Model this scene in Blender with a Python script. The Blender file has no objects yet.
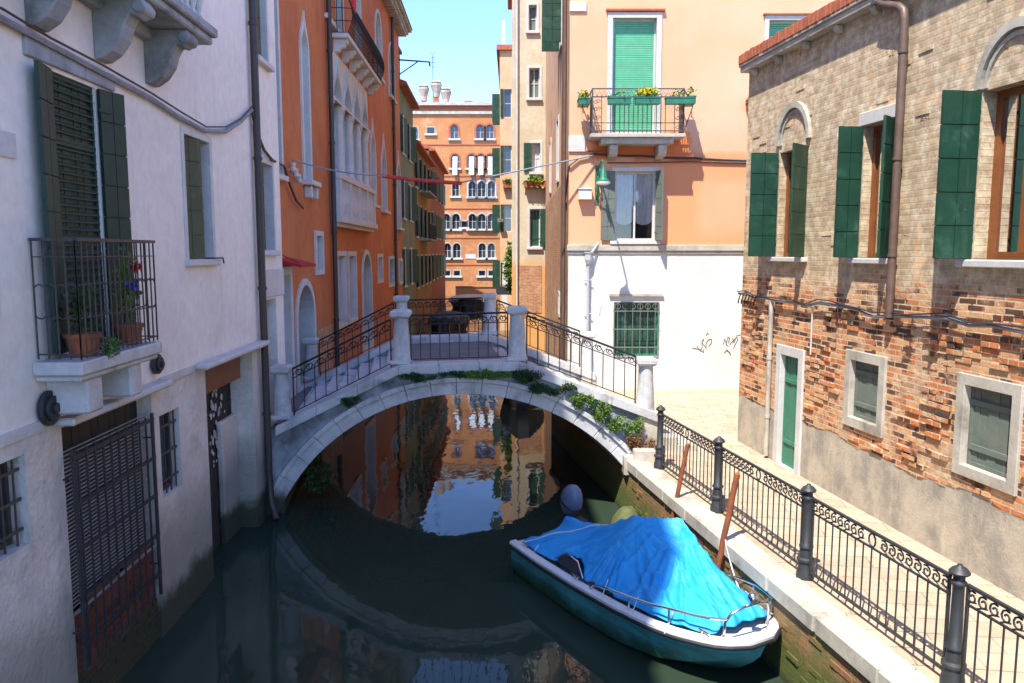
import bpy, bmesh, math, random
from mathutils import Vector, Matrix, noise as mnoise
from mathutils.geometry import delaunay_2d_cdt
random.seed(7)
S = bpy.context.scene
COL = S.collection
# ---------------------------------------------------------------- camera
F_PX = 790.0; CZ = 4.95; PITCH = math.atan(89.5/790.0)
cam_d = bpy.data.cameras.new("camera"); cam = bpy.data.objects.new("camera", cam_d); COL.objects.link(cam)
cam.location = (0, 0, CZ); cam.rotation_euler = (math.pi/2 - PITCH, 0, 0)
cam_d.sensor_width = 36.0; cam_d.lens = F_PX*36.0/1024.0
cam_d.clip_start = 0.05; cam_d.clip_end = 3000
S.camera = cam
# ---------------------------------------------------------------- sky and sun
SUN = Vector((0.28, 0.50, -1.0)).normalized()
w = bpy.data.worlds.new("World"); S.world = w; w.use_nodes = True
nt = w.node_tree; nt.nodes.clear()
sky = nt.nodes.new('ShaderNodeTexSky'); sky.sky_type = 'NISHITA'; sky.sun_disc = False
sky.sun_elevation = math.asin(-SUN.z); sky.sun_rotation = math.atan2(-SUN.x, -SUN.y) % (2*math.pi)
sky.air_density = 1.0; sky.dust_density = 0.1; sky.ozone_density = 3.0; sky.altitude = 3500
bg = nt.nodes.new('ShaderNodeBackground'); bg.inputs['Strength'].default_value = 0.15
wo = nt.nodes.new('ShaderNodeOutputWorld')
hs = nt.nodes.new('ShaderNodeHueSaturation'); hs.inputs['Saturation'].default_value = 1.10; hs.inputs['Hue'].default_value = 0.509
nt.links.new(sky.outputs[0], hs.inputs['Color']); nt.links.new(hs.outputs[0], bg.inputs[0]); nt.links.new(bg.outputs[0], wo.inputs[0])
sd = bpy.data.lights.new("sun", 'SUN'); sd.energy = 2.25; sd.angle = math.radians(0.53); sd.color = (1.0, 0.95, 0.86)
so = bpy.data.objects.new("sun", sd); COL.objects.link(so); so.location = (-10, -20, 40)
so.rotation_euler = SUN.to_track_quat('-Z', 'Y').to_euler()
S.view_settings.view_transform = 'Standard'; S.view_settings.look = 'None'
S.view_settings.gamma = 1.0; S.view_settings.exposure = 2.0; S.view_settings.use_curve_mapping = False
S.render.engine = 'CYCLES'
S.cycles.max_bounces = 8; S.cycles.diffuse_bounces = 5; S.cycles.glossy_bounces = 4
S.cycles.caustics_reflective = False; S.cycles.caustics_refractive = False

# ---------------------------------------------------------------- mesh helpers
ROOTS = {}
def thing(name, label, cat, loc=(0,0,0), rotz=0.0, group=None):
    o = bpy.data.objects.new(name, None); COL.objects.link(o)
    o.location = loc; o.rotation_euler = (0,0,rotz); o.empty_display_size = .3
    o['label'] = label; o['category'] = cat
    if group: o['group'] = group
    ROOTS[o] = (Matrix.Translation(Vector(loc)) @ Matrix.Rotation(rotz, 4, 'Z')).inverted()
    return o
def root_of(o):
    while o.parent: o = o.parent
    return o
def tag(o, label=None, cat=None, group=None, kind=None):
    if label: o['label'] = label
    if cat: o['category'] = cat
    if group: o['group'] = group
    if kind: o['kind'] = kind
    return o

class Fr:
    """vertical wall plane: u along wall, z up, d out of the wall"""
    def __init__(s, ox, oy, tx, ty, flip=1):
        l = math.hypot(tx, ty); s.o = Vector((ox, oy)); s.t = Vector((tx/l, ty/l))
        s.n = Vector((s.t.y, -s.t.x))*flip
    def p(s, u, z, d=0.0):
        return Vector((s.o.x+s.t.x*u+s.n.x*d, s.o.y+s.t.y*u+s.n.y*d, z))
    def at(s, px, py, d=0.0):
        v = 341.5-py; c, sn = math.cos(PITCH), math.sin(PITCH)
        r = Vector((px-512.0, F_PX*c+v*sn, -F_PX*sn+v*c))
        o = s.o + s.n*d
        k = (o.x*s.n.x+o.y*s.n.y)/(r.x*s.n.x+r.y*s.n.y)
        h = r*k; return ((h.x-s.o.x)*s.t.x+(h.y-s.o.y)*s.t.y, h.z+CZ)
    def u(s, px, py=252, d=0.0): return s.at(px, py, d)[0]
    def z(s, px, py, d=0.0): return s.at(px, py, d)[1]

class XY:
    def p(s, u, z, d=0.0): return Vector((u, -d, z))
    t = Vector((1,0)); n = Vector((0,-1)); o = Vector((0,0))
LOC = XY()

class MB:
    def __init__(s): s.v = []; s.f = []
    def add(s, vs, fs):
        b = len(s.v); s.v += [Vector(v) for v in vs]; s.f += [tuple(b+i for i in f) for f in fs]; return s
    def hexa(s, P):
        return s.add(P, [(0,1,2,3),(7,6,5,4),(0,4,5,1),(1,5,6,2),(2,6,7,3),(3,7,4,0)])
    def box(s, fr, u0,u1,z0,z1,d0,d1):
        return s.hexa([fr.p(u0,z0,d0),fr.p(u1,z0,d0),fr.p(u1,z0,d1),fr.p(u0,z0,d1),
                       fr.p(u0,z1,d0),fr.p(u1,z1,d0),fr.p(u1,z1,d1),fr.p(u0,z1,d1)])
    def wbox(s, x0,x1,y0,y1,z0,z1):
        return s.hexa([(x0,y0,z0),(x1,y0,z0),(x1,y1,z0),(x0,y1,z0),(x0,y0,z1),(x1,y0,z1),(x1,y1,z1),(x0,y1,z1)])
    def obox(s, o, a, b, c):
        o=Vector(o); a=Vector(a); b=Vector(b); c=Vector(c)
        return s.hexa([o,o+a,o+a+b,o+b,o+c,o+a+c,o+a+b+c,o+b+c])
    def prism(s, pts, off):
        off = Vector(off); n = len(pts)
        P = [Vector(p) for p in pts]
        return s.add(P+[p+off for p in P], [tuple(range(n)), tuple(range(2*n-1,n-1,-1))]+[(i,(i+1)%n,n+(i+1)%n,n+i) for i in range(n)])
    def fprism(s, fr, pts, d0, d1):
        return s.prism([fr.p(u,z,d0) for u,z in pts], fr.p(0,0,d1)-fr.p(0,0,d0))
    def tube(s, pts, r, seg=6, closed=False, rr=None):
        pts = [Vector(p) for p in pts]; n = len(pts); base = len(s.v)
        up = None
        for i, p in enumerate(pts):
            a = pts[(i-1)%n] if (closed or i>0) else p
            b = pts[(i+1)%n] if (closed or i<n-1) else p
            t = (b-a)
            if t.length < 1e-9: t = Vector((0,0,1))
            t.normalize()
            if up is None or abs(t.dot(up))>.95:
                up = Vector((0,0,1)) if abs(t.z)<.9 else Vector((1,0,0))
            x = t.cross(up).normalized(); y = x.cross(t).normalized(); up = y
            R = rr[i] if rr else r
            for k in range(seg):
                an = 2*math.pi*k/seg
                s.v.append(p + x*math.cos(an)*R + y*math.sin(an)*R)
        m = n if closed else n-1
        for i in range(m):
            for k in range(seg):
                j = (i+1)%n
                s.f.append((base+i*seg+k, base+i*seg+(k+1)%seg, base+j*seg+(k+1)%seg, base+j*seg+k))
        if not closed:
            s.f.append(tuple(base+k for k in range(seg))[::-1]); s.f.append(tuple(base+(n-1)*seg+k for k in range(seg)))
        return s
    def lathe(s, c, prof, seg=12, ax=None):
        c = Vector(c); base = len(s.v)
        for r, z in prof:
            for k in range(seg):
                an = 2*math.pi*(k+.5)/seg
                s.v.append(c+Vector((math.cos(an)*r, math.sin(an)*r, z)))
        for i in range(len(prof)-1):
            for k in range(seg):
                s.f.append((base+i*seg+k, base+i*seg+(k+1)%seg, base+(i+1)*seg+(k+1)%seg, base+(i+1)*seg+k))
        s.f.append(tuple(base+k for k in range(seg))[::-1]); s.f.append(tuple(base+(len(prof)-1)*seg+k for k in range(seg)))
        return s
    def ring(s, fr, inn, out, d0, d1):
        n = len(inn)
        P = [fr.p(u,z,d0) for u,z in inn]+[fr.p(u,z,d1) for u,z in inn]+[fr.p(u,z,d0) for u,z in out]+[fr.p(u,z,d1) for u,z in out]
        fs = []
        for i in range(n):
            j = (i+1)%n
            fs += [(i,j,n+j,n+i),(n+i,n+j,3*n+j,3*n+i),(3*n+i,3*n+j,2*n+j,2*n+i),(2*n+i,2*n+j,j,i)]
        return s.add(P, fs)
    def sheet(s, fr, outer, holes, d, rev=0.0, edge=None):
        """flat face with holes; reveals go back by rev; optional outer edge back by edge"""
        pts = []; cons = []
        for loop in [outer]+holes:
            b = len(pts); pts += [Vector((p[0],p[1])) for p in loop]
            cons += [(b+i, b+(i+1)%len(loop)) for i in range(len(loop))]
        vo, eo, fo, _, _, _ = delaunay_2d_cdt(pts, cons, [], 0, 1e-5)
        def inside(p, loop):
            c = False; n = len(loop); j = n-1
            for i in range(n):
                xi, yi = loop[i]; xj, yj = loop[j]
                if (yi>p[1]) != (yj>p[1]) and p[0] < (xj-xi)*(p[1]-yi)/(yj-yi)+xi: c = not c
                j = i
            return c
        keep = []
        for f in fo:
            c = sum((vo[i] for i in f), Vector((0,0)))/len(f)
            if inside(c, outer) and not any(inside(c,h) for h in holes): keep.append(tuple(f))
        s.add([fr.p(v[0],v[1],d) for v in vo], keep)
        loops = ([outer] if edge else [])+holes
        for k, loop in enumerate(loops):
            dep = edge if (edge and k==0) else rev
            if not dep: continue
            n = len(loop)
            s.add([fr.p(u,z,d) for u,z in loop]+[fr.p(u,z,d-dep) for u,z in loop], [(i,(i+1)%n,n+(i+1)%n,n+i) for i in range(n)])
        return s
    def build(s, name, mat, parent=None, smooth=False, local=False, bevel=0.0, merge=False):
        me = bpy.data.meshes.new(name)
        vs = s.v
        if parent is not None and not local:
            inv = ROOTS[root_of(parent)]; vs = [inv @ v for v in vs]
        me.from_pydata([tuple(v) for v in vs], [], s.f)
        bm = bmesh.new(); bm.from_mesh(me)
        if merge: bmesh.ops.remove_doubles(bm, verts=bm.verts, dist=1e-4)
        bmesh.ops.recalc_face_normals(bm, faces=bm.faces)
        if bevel:
            es = [e for e in bm.edges if len(e.link_faces)==2 and e.calc_face_angle(0)>.6]
            try: bmesh.ops.bevel(bm, geom=es, offset=bevel, segments=1, affect='EDGES', profile=.5, clamp_overlap=True)
            except Exception: pass
        off = Vector((0,0,0))
        if parent is not None and not local: off = ROOTS[root_of(parent)].inverted().translation
        uvl = bm.loops.layers.uv.new("UVMap")
        for f in bm.faces:
            n = f.normal
            if abs(n.z) > .75:
                for l in f.loops: l[uvl].uv = ((l.vert.co.x+off.x), (l.vert.co.y+off.y))
            else:
                tx, ty = -n.y, n.x; L = math.hypot(tx,ty) or 1; tx/=L; ty/=L
                if ty < -.01 or (abs(ty)<=.01 and tx<0): tx, ty = -tx, -ty
                for l in f.loops:
                    l[uvl].uv = ((l.vert.co.x+off.x)*tx+(l.vert.co.y+off.y)*ty, l.vert.co.z+off.z)
            f.smooth = smooth
        bm.to_mesh(me); bm.free()
        if isinstance(mat, (list,tuple)):
            for q in mat: me.materials.append(q)
        else: me.materials.append(mat)
        o = bpy.data.objects.new(name, me); COL.objects.link(o)
        if parent is not None: o.parent = parent
        if smooth:
            md = o.modifiers.new('es','EDGE_SPLIT'); md.split_angle = math.radians(50)
        return o

# ---------------------------------------------------------------- materials
def _c(c): return (c[0],c[1],c[2],1.0)
class NT:
    def __init__(s, name):
        s.m = bpy.data.materials.new(name); s.m.use_nodes = True; s.t = s.m.node_tree
        s.b = s.t.nodes['Principled BSDF']; s.out = s.t.nodes['Material Output']
    def n(s, ty, **kw):
        nd = s.t.nodes.new(ty)
        for k, v in kw.items(): setattr(nd, k, v)
        return nd
    def l(s, a, b): s.t.links.new(a, b)
    def val(s, sock, v):
        if hasattr(v, 'links') or hasattr(v, 'is_output'): s.l(v, sock)
        else: sock.default_value = v
    def coord(s, kind='Object', sc=(1,1,1)):
        tc = s.n('ShaderNodeTexCoord'); mp = s.n('ShaderNodeMapping'); mp.inputs['Scale'].default_value = sc
        s.l(tc.outputs[kind], mp.inputs[0]); return mp.outputs[0]
    def pos(s, sc=(1,1,1)):
        g = s.n('ShaderNodeNewGeometry'); mp = s.n('ShaderNodeMapping'); mp.inputs['Scale'].default_value = sc
        s.l(g.outputs['Position'], mp.inputs[0]); return mp.outputs[0]
    def noise(s, vec, scale, detail=4, rough=.6, dist=0.0):
        nd = s.n('ShaderNodeTexNoise'); nd.inputs['Scale'].default_value = scale; nd.inputs['Detail'].default_value = detail
        nd.inputs['Roughness'].default_value = rough; nd.inputs['Distortion'].default_value = dist
        if vec is not None: s.l(vec, nd.inputs['Vector'])
        return nd.outputs['Fac']
    def rng(s, v, a, b, c=0.0, d=1.0, smooth=True):
        nd = s.n('ShaderNodeMapRange'); nd.clamp = True
        if smooth: nd.interpolation_type = 'SMOOTHSTEP'
        s.val(nd.inputs[0], v); nd.inputs[1].default_value = a; nd.inputs[2].default_value = b
        nd.inputs[3].default_value = c; nd.inputs[4].default_value = d; return nd.outputs[0]
    def mix(s, f, a, b, mode='MIX'):
        nd = s.n('ShaderNodeMix', data_type='RGBA', blend_type=mode)
        s.val(nd.inputs[0], f)
        for sock, v in ((nd.inputs[6], a), (nd.inputs[7], b)):
            if isinstance(v, tuple): sock.default_value = _c(v)
            else: s.l(v, sock)
        return nd.outputs[2]
    def math(s, op, a, b=0.0):
        nd = s.n('ShaderNodeMath', operation=op); s.val(nd.inputs[0], a); s.val(nd.inputs[1], b); return nd.outputs[0]
    def z(s):
        g = s.n('ShaderNodeNewGeometry'); sp = s.n('ShaderNodeSeparateXYZ'); s.l(g.outputs['Position'], sp.inputs[0]); return sp.outputs[2]
    def bump(s, h, st=.3, dist=.02, prev=None):
        nd = s.n('ShaderNodeBump'); nd.inputs['Strength'].default_value = st; nd.inputs['Distance'].default_value = dist
        s.l(h, nd.inputs['Height'])
        if prev is not None: s.l(prev, nd.inputs['Normal'])
        return nd.outputs[0]
    def fin(s, col=None, rough=None, nrm=None, metal=None):
        if col is not None:
            if isinstance(col, tuple): s.b.inputs['Base Color'].default_value = _c(col)
            else: s.l(col, s.b.inputs['Base Color'])
        if rough is not None: s.val(s.b.inputs['Roughness'], rough)
        if nrm is not None: s.l(nrm, s.b.inputs['Normal'])
        if metal is not None: s.b.inputs['Metallic'].default_value = metal
        return s.m

def worn(name, c1, c2, rough=.8, scale=1.2, dirt=None, dth=(.55,.75), streak=0.0, bump=.25, bsc=40, bdist=.01, metal=0.0, wet=None, wetc=(.035,.045,.02), base=None, peel=None):
    g = NT(name); P = g.pos()
    col = g.mix(g.rng(g.noise(P, scale, 6, .65), .3, .7), c1, c2)
    fine = g.noise(P, scale*9, 5, .7)
    col = g.mix(1.0, col, g.mix(g.rng(fine,.25,.75), (.86,.86,.86), (1,1,1)), 'MULTIPLY')
    if dirt:
        m = g.rng(g.noise(P, scale*.8+.3, 8, .7, .3), dth[0], dth[1])
        col = g.mix(m, col, dirt)
        if streak:
            st = g.rng(g.noise(g.pos((5,5,.35)), 1.0, 6, .65), .55, .8, 0, streak)
            col = g.mix(st, col, dirt)
    if peel:   # (colour, threshold, scale): flaked patches showing the layer beneath
        pm = g.rng(g.noise(P, peel[2], 9, .72, .2), peel[1], peel[1]+.012, smooth=False); col = g.mix(pm, col, peel[0])
    if base:   # (z level, softness, colour): stained band near the ground
        z = g.z(); zz = g.math('ADD', z, g.math('MULTIPLY', g.noise(P, 1.5, 5), -base[1]*1.2))
        col = g.mix(g.rng(zz, base[0]-base[1], base[0]+base[1]*.2, 1, 0), col, base[2])
    if wet is not None:
        z = g.z(); zz = g.math('ADD', z, g.math('MULTIPLY', g.noise(P, 2.5, 5), -.5))
        col = g.mix(g.rng(zz, wet-.3, wet, .95, 0), col, wetc)
    h = g.noise(P, bsc, 5, .7); h2 = g.noise(P, bsc*.12, 4, .6)
    nb = g.bump(h2, bump*.8, bdist*4); nb = g.bump(h, bump, bdist, nb)
    return g.fin(col, rough, nb, metal)

def brick_mat(name, pale, red, mortar, split=None, cement=None, rowh=.068, bw=.26, bumpst=.8, damage=.5):
    g = NT(name); uv = g.coord('UV'); P = g.pos()
    wob = g.n('ShaderNodeVectorMath', operation='SCALE'); nz = g.n('ShaderNodeTexNoise'); nz.inputs['Scale'].default_value = 3.0
    nz.inputs['Detail'].default_value = 3
    g.l(P, nz.inputs['Vector']); sub = g.n('ShaderNodeVectorMath', operation='SUBTRACT'); g.l(nz.outputs['Color'], sub.inputs[0]); sub.inputs[1].default_value = (.5,.5,.5)
    g.l(sub.outputs[0], wob.inputs[0]); wob.inputs['Scale'].default_value = .022
    ad = g.n('ShaderNodeVectorMath', operation='ADD'); g.l(uv, ad.inputs[0]); g.l(wob.outputs[0], ad.inputs[1])
    def bt(c1, c2, mo, ms, bias=0.0):
        b = g.n('ShaderNodeTexBrick'); g.l(ad.outputs[0], b.inputs['Vector'])
        b.inputs['Scale'].default_value = 1.0; b.inputs['Brick Width'].default_value = bw; b.inputs['Row Height'].default_value = rowh
        b.inputs['Mortar Size'].default_value = ms; b.inputs['Mortar Smooth'].default_value = .25; b.inputs['Bias'].default_value = bias
        for k, c in (('Color1',c1),('Color2',c2),('Mortar',mo)): b.inputs[k].default_value = _c(c)
        return b
    br = bt(red[0], red[1], mortar, .011)
    rv_ = bt((0,0,0), (1,1,1), (.5,.5,.5), .011); sx = g.n('ShaderNodeSeparateColor'); g.l(rv_.outputs['Color'], sx.inputs[0]); vb = sx.outputs[0]
    cr = g.mix(g.math('MULTIPLY', g.rng(g.math('ADD', vb, g.math('MULTIPLY', g.noise(P, 2.2, 4, .6), 1.0)), .95, 1.35), .8), br.outputs['Color'], red[2])
    cr = g.mix(br.outputs['Fac'], cr, mortar)
    bp = bt(pale[0], pale[1], tuple(x*.82 for x in mortar), .012)
    cp = g.mix(g.rng(g.noise(P, 5, 6, .75), .42, .66, 0, .75), bp.outputs['Color'], pale[2])
    cp = g.mix(g.rng(g.noise(P, 3.1, 5, .7), .56, .66, 0, .6), cp, red[2])
    big = g.noise(P, .9, 7, .7)
    if split is not None:
        zz = g.math('ADD', g.z(), g.math('MULTIPLY', big, -1.6))
        m = g.rng(zz, split-1.05, split-.55)
        sp = g.rng(g.noise(P, 2.6, 6, .7), .62, .7)
        m2 = g.math('MINIMUM', m, g.math('SUBTRACT', 1.0, g.math('MULTIPLY', sp, .75)))
    else: m2 = g.rng(big, .5, .62)
    low = g.math('MULTIPLY', g.rng(g.noise(P, 1.7, 6, .7), .5, .6), .55)
    m2 = g.math('MAXIMUM', m2, low)
    col = g.mix(m2, cr, cp)
    grime = g.mix(g.rng(g.noise(P, 5, 8, .75), .3, .7), (.72,.7,.68), (1.08,1.06,1.04))
    col = g.mix(1.0, col, grime, 'MULTIPLY')
    if split is not None:   # missing bricks and gaps, the shade in their holes painted near-black
        hole = g.rng(g.math('ADD', vb, g.math('MULTIPLY', g.noise(P, 2.0, 5, .6), -2.2)), -.78, -.92)
        hole = g.math('MULTIPLY', hole, g.math('SUBTRACT', 1.0, m2))
        col = g.mix(hole, col, (.11,.045,.022))
    hb = g.math('ADD', g.math('MULTIPLY', g.math('SUBTRACT', 1.0, br.outputs['Fac']), .9), g.math('MULTIPLY', g.noise(P, 24, 5, .6), .32))
    hb = g.math('ADD', hb, g.math('MULTIPLY', vb, damage))
    hb = g.math('MULTIPLY', hb, g.rng(m2, 0, 1, 1.0, .55))
    if cement is not None:
        zc = g.math('ADD', g.z(), g.math('MULTIPLY', g.noise(P, 1.0, 4, .45), -.5))
        mc = g.rng(zc, cement-.28, cement-.24, 1, 0)
        cc = g.mix(g.rng(g.noise(P, 1.8, 8, .7), .35, .65), (.50,.43,.33), (.28,.255,.215))
        cc = g.mix(g.rng(g.noise(g.pos((3,3,.5)), 1.5, 6, .7), .5, .7, 0, .6), cc, (.60,.50,.36))
        col = g.mix(mc, col, cc)
        hb = g.mix(mc, hb, g.math('MULTIPLY', g.noise(P, 30, 6, .6), .35))
    nb = g.bump(hb, bumpst, .03)
    return g.fin(col, .9, nb)

M = {}
def simple(name, c, rough=.5, metal=0.0, var=.15, bsc=60, bump=.08, sc=6):
    c2 = tuple(x*(1-var*2) for x in c)
    return worn(name, c, c2, rough, sc, bump=bump, bsc=bsc, bdist=.003, metal=metal)
M['plaster_white'] = worn('white lime plaster', (.92,.85,.745), (.84,.77,.68), .9, .7, dirt=(.50,.46,.40), dth=(.55,.95), streak=.5, peel=((.55,.51,.46),.71,1.6), bump=.35, bsc=35, wet=.55, base=(1.5,.7,(.42,.40,.36)))
M['plaster_rough'] = worn('rough grey stucco', (.80,.74,.65), (.64,.595,.52), .95, .9, dirt=(.34,.32,.27), dth=(.5,.8), streak=.4, bump=1.0, bsc=16, bdist=.02, wet=.42, base=(1.3,.8,(.33,.32,.27)))
M['orange'] = worn('orange red plaster', (.64,.19,.055), (.48,.13,.04), .9, .55, dirt=(.50,.24,.13), dth=(.5,.85), streak=.65, peel=((.52,.30,.19),.655,1.1), bump=.3, bsc=25, base=(2.6,.9,(.40,.16,.09)), wet=.7)
M['red_orange_far'] = worn('far orange brick render', (.58,.24,.085), (.46,.17,.055), .9, .25, dirt=(.72,.38,.2), dth=(.5,.8), streak=.3, bump=.1, bsc=10)  # orange brick tone with random paler patches
M['bright_white'] = worn('whitewashed render', (.74,.72,.68), (.66,.63,.58), .9, .6, dirt=(.58,.52,.43), dth=(.60,1.0), streak=.35, peel=((.60,.54,.46),.70,1.3), bump=.2, bsc=30, base=(1.2,.12,(.60,.50,.38)))
M['stone'] = worn('istrian stone', (.66,.645,.62), (.48,.475,.46), .75, 1.8, dirt=(.17,.17,.155), dth=(.48,.78), streak=.7, bump=.5, bsc=30, wet=.3)
M['stone_tan'] = worn('pale quay stone', (.58,.53,.44), (.42,.38,.31), .8, 1.6, dirt=(.22,.19,.14), dth=(.5,.75), streak=.5, bump=.3, bsc=30)  # warm tan stone with random dirt and streaks
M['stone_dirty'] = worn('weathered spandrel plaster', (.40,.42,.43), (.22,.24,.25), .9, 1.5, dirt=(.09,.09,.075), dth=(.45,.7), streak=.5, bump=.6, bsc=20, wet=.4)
M['marble'] = worn('white window stone', (.66,.64,.60), (.56,.54,.51), .7, 2.5, dirt=(.36,.34,.30), dth=(.55,.9), bump=.15, bsc=30)
M['beige'] = worn('peeling beige plaster', (.66,.58,.42), (.54,.46,.32), .9, .8, dirt=(.48,.37,.22), dth=(.5,.8), streak=.5, bump=.2, bsc=20, base=(4.2,.8,(.62,.33,.11)))
M['olive'] = worn('greenish grey plaster', (.24,.24,.16), (.17,.17,.11), .9, .6, dirt=(.15,.13,.09), dth=(.5,.8), streak=.6)
M['ochre'] = worn('stained ochre plaster', (.36,.20,.06), (.25,.14,.045), .9, .6, dirt=(.14,.1,.06), dth=(.48,.75), streak=.7)
M['rust_red'] = worn('dull red plaster', (.32,.11,.05), (.22,.08,.04), .9, .6, dirt=(.15,.08,.05), dth=(.48,.75), streak=.6)
M['green_shutter'] = worn('dark green shutter paint', (.012,.066,.036), (.008,.046,.026), .5, 3, dirt=(.06,.14,.10), dth=(.5,.8), streak=.5, bump=.1, peel=((.32,.33,.25),.70,7))
M['green_faded'] = worn('faded grey green paint', (.13,.17,.14), (.18,.20,.16), .8, 4, dirt=(.2,.19,.14), dth=(.5,.8), streak=.5, bump=.3)
M['green_door'] = worn('sea green door paint', (.06,.24,.15), (.05,.19,.12), .6, 3, dirt=(.1,.3,.2), dth=(.6,.85), bump=.1)
M['green_roller'] = simple('green roller blind', (.13,.50,.27), .55, var=.08)
M['green_iron'] = simple('green painted iron', (.02,.20,.11), .45)
M['brown_dark'] = worn('dark brown weathered boards', (.055,.042,.032), (.035,.032,.026), .8, 3, dirt=(.012,.03,.022), dth=(.5,.8), streak=.5, bump=.3)
M['shutter_black_green'] = worn('very dark green shutter paint', (.010,.050,.032), (.008,.032,.022), .6, 3, dirt=(.02,.06,.04), dth=(.5,.8), streak=.5, bump=.2)
M['wood'] = worn('varnished brown wood', (.30,.10,.03), (.22,.07,.02), .45, 4, bump=.1, bsc=50)
M['iron'] = simple('dark grey iron', (.055,.058,.062), .5, .3)
M['iron_black'] = simple('black wrought iron', (.025,.026,.028), .5, .4)
M['iron_brown'] = simple('brownish balcony iron', (.10,.085,.075), .6, .2)
M['rust'] = worn('rusty brown pole', (.33,.095,.03), (.2,.06,.025), .8, 5, bump=.3)
M['pipe_brown'] = simple('brown painted drainpipe', (.16,.10,.075), .45)
M['pipe_dark'] = simple('dark drainpipe', (.06,.045,.04), .5)
M['grey_cable'] = simple('grey cable sheath', (.30,.31,.33), .6)
M['red_sleeve'] = simple('red cable sleeve', (.62,.04,.02), .6)
M['steel'] = simple('polished steel tube', (.75,.76,.78), .18, 1.0, var=.02)
M['fibre'] = simple('white fibreglass', (.80,.79,.76), .3, var=.06, sc=2)
M['teal'] = worn('teal hull paint', (.07,.32,.34), (.05,.25,.27), .45, 1.5, dirt=(.12,.2,.17), dth=(.55,.8), streak=.5, bump=.08, wet=.12, wetc=(.02,.06,.03))
M['black_rubber'] = simple('black rubber strake', (.02,.018,.02), .6)
M['pale_grey'] = simple('pale grey paint', (.50,.53,.55), .4, var=.05)
M['dark_teal'] = simple('dark teal canvas', (.02,.06,.07), .7)
M['motor'] = simple('pale grey motor cowl', (.16,.20,.30), .3, var=.05)
M['terracotta'] = simple('terracotta', (.42,.12,.05), .85)
M['tile_red'] = worn('red roof tile', (.50,.15,.07), (.36,.10,.05), .9, 5, dirt=(.2,.1,.07), bump=.3)
M['red_awning'] = simple('red awning cloth', (.5,.02,.02), .8)
M['leaf'] = simple('weed leaf', (.13,.25,.025), .6, var=.25, sc=15)
M['leaf_dark'] = simple('dark ivy leaf', (.035,.09,.02), .6, var=.25, sc=15)
M['dry_leaf'] = simple('dry brown weed', (.28,.13,.04), .8, var=.2)
M['yellow_flower'] = simple('yellow flower', (.80,.62,.02), .6, var=.05)
M['red_flower'] = simple('red flower', (.75,.01,.02), .6, var=.05)
M['blue_flower'] = simple('blue flower', (.05,.06,.6), .6, var=.05)
M['curtain'] = simple('white lace curtain', (.75,.74,.74), .9, var=.05)
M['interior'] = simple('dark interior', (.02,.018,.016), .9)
M['cloth_white'] = simple('white cloth', (.75,.75,.73), .9, var=.05)
M['graffiti'] = simple('black spray paint', (.05,.05,.05), .7)
M['louvre'] = simple('pale slatted blind', (.42,.42,.40), .7)
M['olive_cover'] = worn('algae covered mound', (.12,.13,.04), (.07,.085,.025), .8, 3, bump=.4)
# glass
g = NT('window glass'); M['glass'] = g.fin((.035,.045,.055), .08); g.b.inputs['Specular IOR Level'].default_value = .8
g = NT('pale window glass'); M['glass_blue'] = g.fin((.16,.20,.24), .3)
g = NT('clear window glass'); tr = g.n('ShaderNodeBsdfTransparent'); gl = g.n('ShaderNodeBsdfGlossy'); gl.inputs['Roughness'].default_value = .03
lw = g.n('ShaderNodeFresnel'); lw.inputs[0].default_value = 1.5; mx = g.n('ShaderNodeMixShader')
g.l(g.math('ADD', lw.outputs[0], .04), mx.inputs[0]); g.l(tr.outputs[0], mx.inputs[1]); g.l(gl.outputs[0], mx.inputs[2]); g.l(mx.outputs[0], g.out.inputs[0]); M['glass_clear'] = g.m
# peach plaster with an unpainted darker orange area of its own, plus a stain darkened by painted shade
g = NT('peach plaster'); P = g.pos()
col = g.mix(g.rng(g.noise(P, .45, 6, .65), .3, .7), (.83,.385,.21), (.82,.445,.275))
col = g.mix(g.rng(g.noise(P, 1.3, 8, .7, .4), .55, .8, 0, .6), col, (.80,.42,.22))
sp = g.n('ShaderNodeSeparateXYZ'); g.l(P, sp.inputs[0])
nz_ = g.math('MULTIPLY', g.noise(P, 2.0, 5, .6), .5)
ma = g.math('MULTIPLY', g.rng(g.math('ADD', sp.outputs[0], nz_), 4.15, 4.5), g.rng(g.math('SUBTRACT', sp.outputs[2], nz_), 7.2, 7.35, 1, 0))
inn = g.math('MULTIPLY', g.rng(g.math('ADD', sp.outputs[0], nz_), 5.0, 5.5), g.rng(g.math('SUBTRACT', sp.outputs[2], nz_), 4.9, 5.5))
inn = g.math('MULTIPLY', inn, g.rng(g.math('ADD', sp.outputs[2], nz_), 7.35, 6.9, 0, 1))
ma = g.math('MULTIPLY', ma, g.math('SUBTRACT', 1.0, g.math('MULTIPLY', inn, .55)))
col = g.mix(ma, col, (.82,.32,.14))
pm = g.rng(g.noise(P, 1.2, 9, .72, .2), .665, .677, smooth=False); col = g.mix(pm, col, (.74,.60,.47))
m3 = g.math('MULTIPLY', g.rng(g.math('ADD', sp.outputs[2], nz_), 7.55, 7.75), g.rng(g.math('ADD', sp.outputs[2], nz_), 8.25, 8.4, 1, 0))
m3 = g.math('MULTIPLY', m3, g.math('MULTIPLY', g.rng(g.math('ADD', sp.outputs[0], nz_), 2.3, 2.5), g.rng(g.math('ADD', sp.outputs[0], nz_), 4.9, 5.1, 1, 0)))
col = g.mix(m3, col, (.72,.20,.06))  # deep orange stain below the balcony, with balcony shade painted into its colour
st = g.rng(g.noise(g.pos((4,4,.3)), 1.0, 6, .65), .55, .8, 0, .35); col = g.mix(st, col, (.70,.34,.17))
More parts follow.
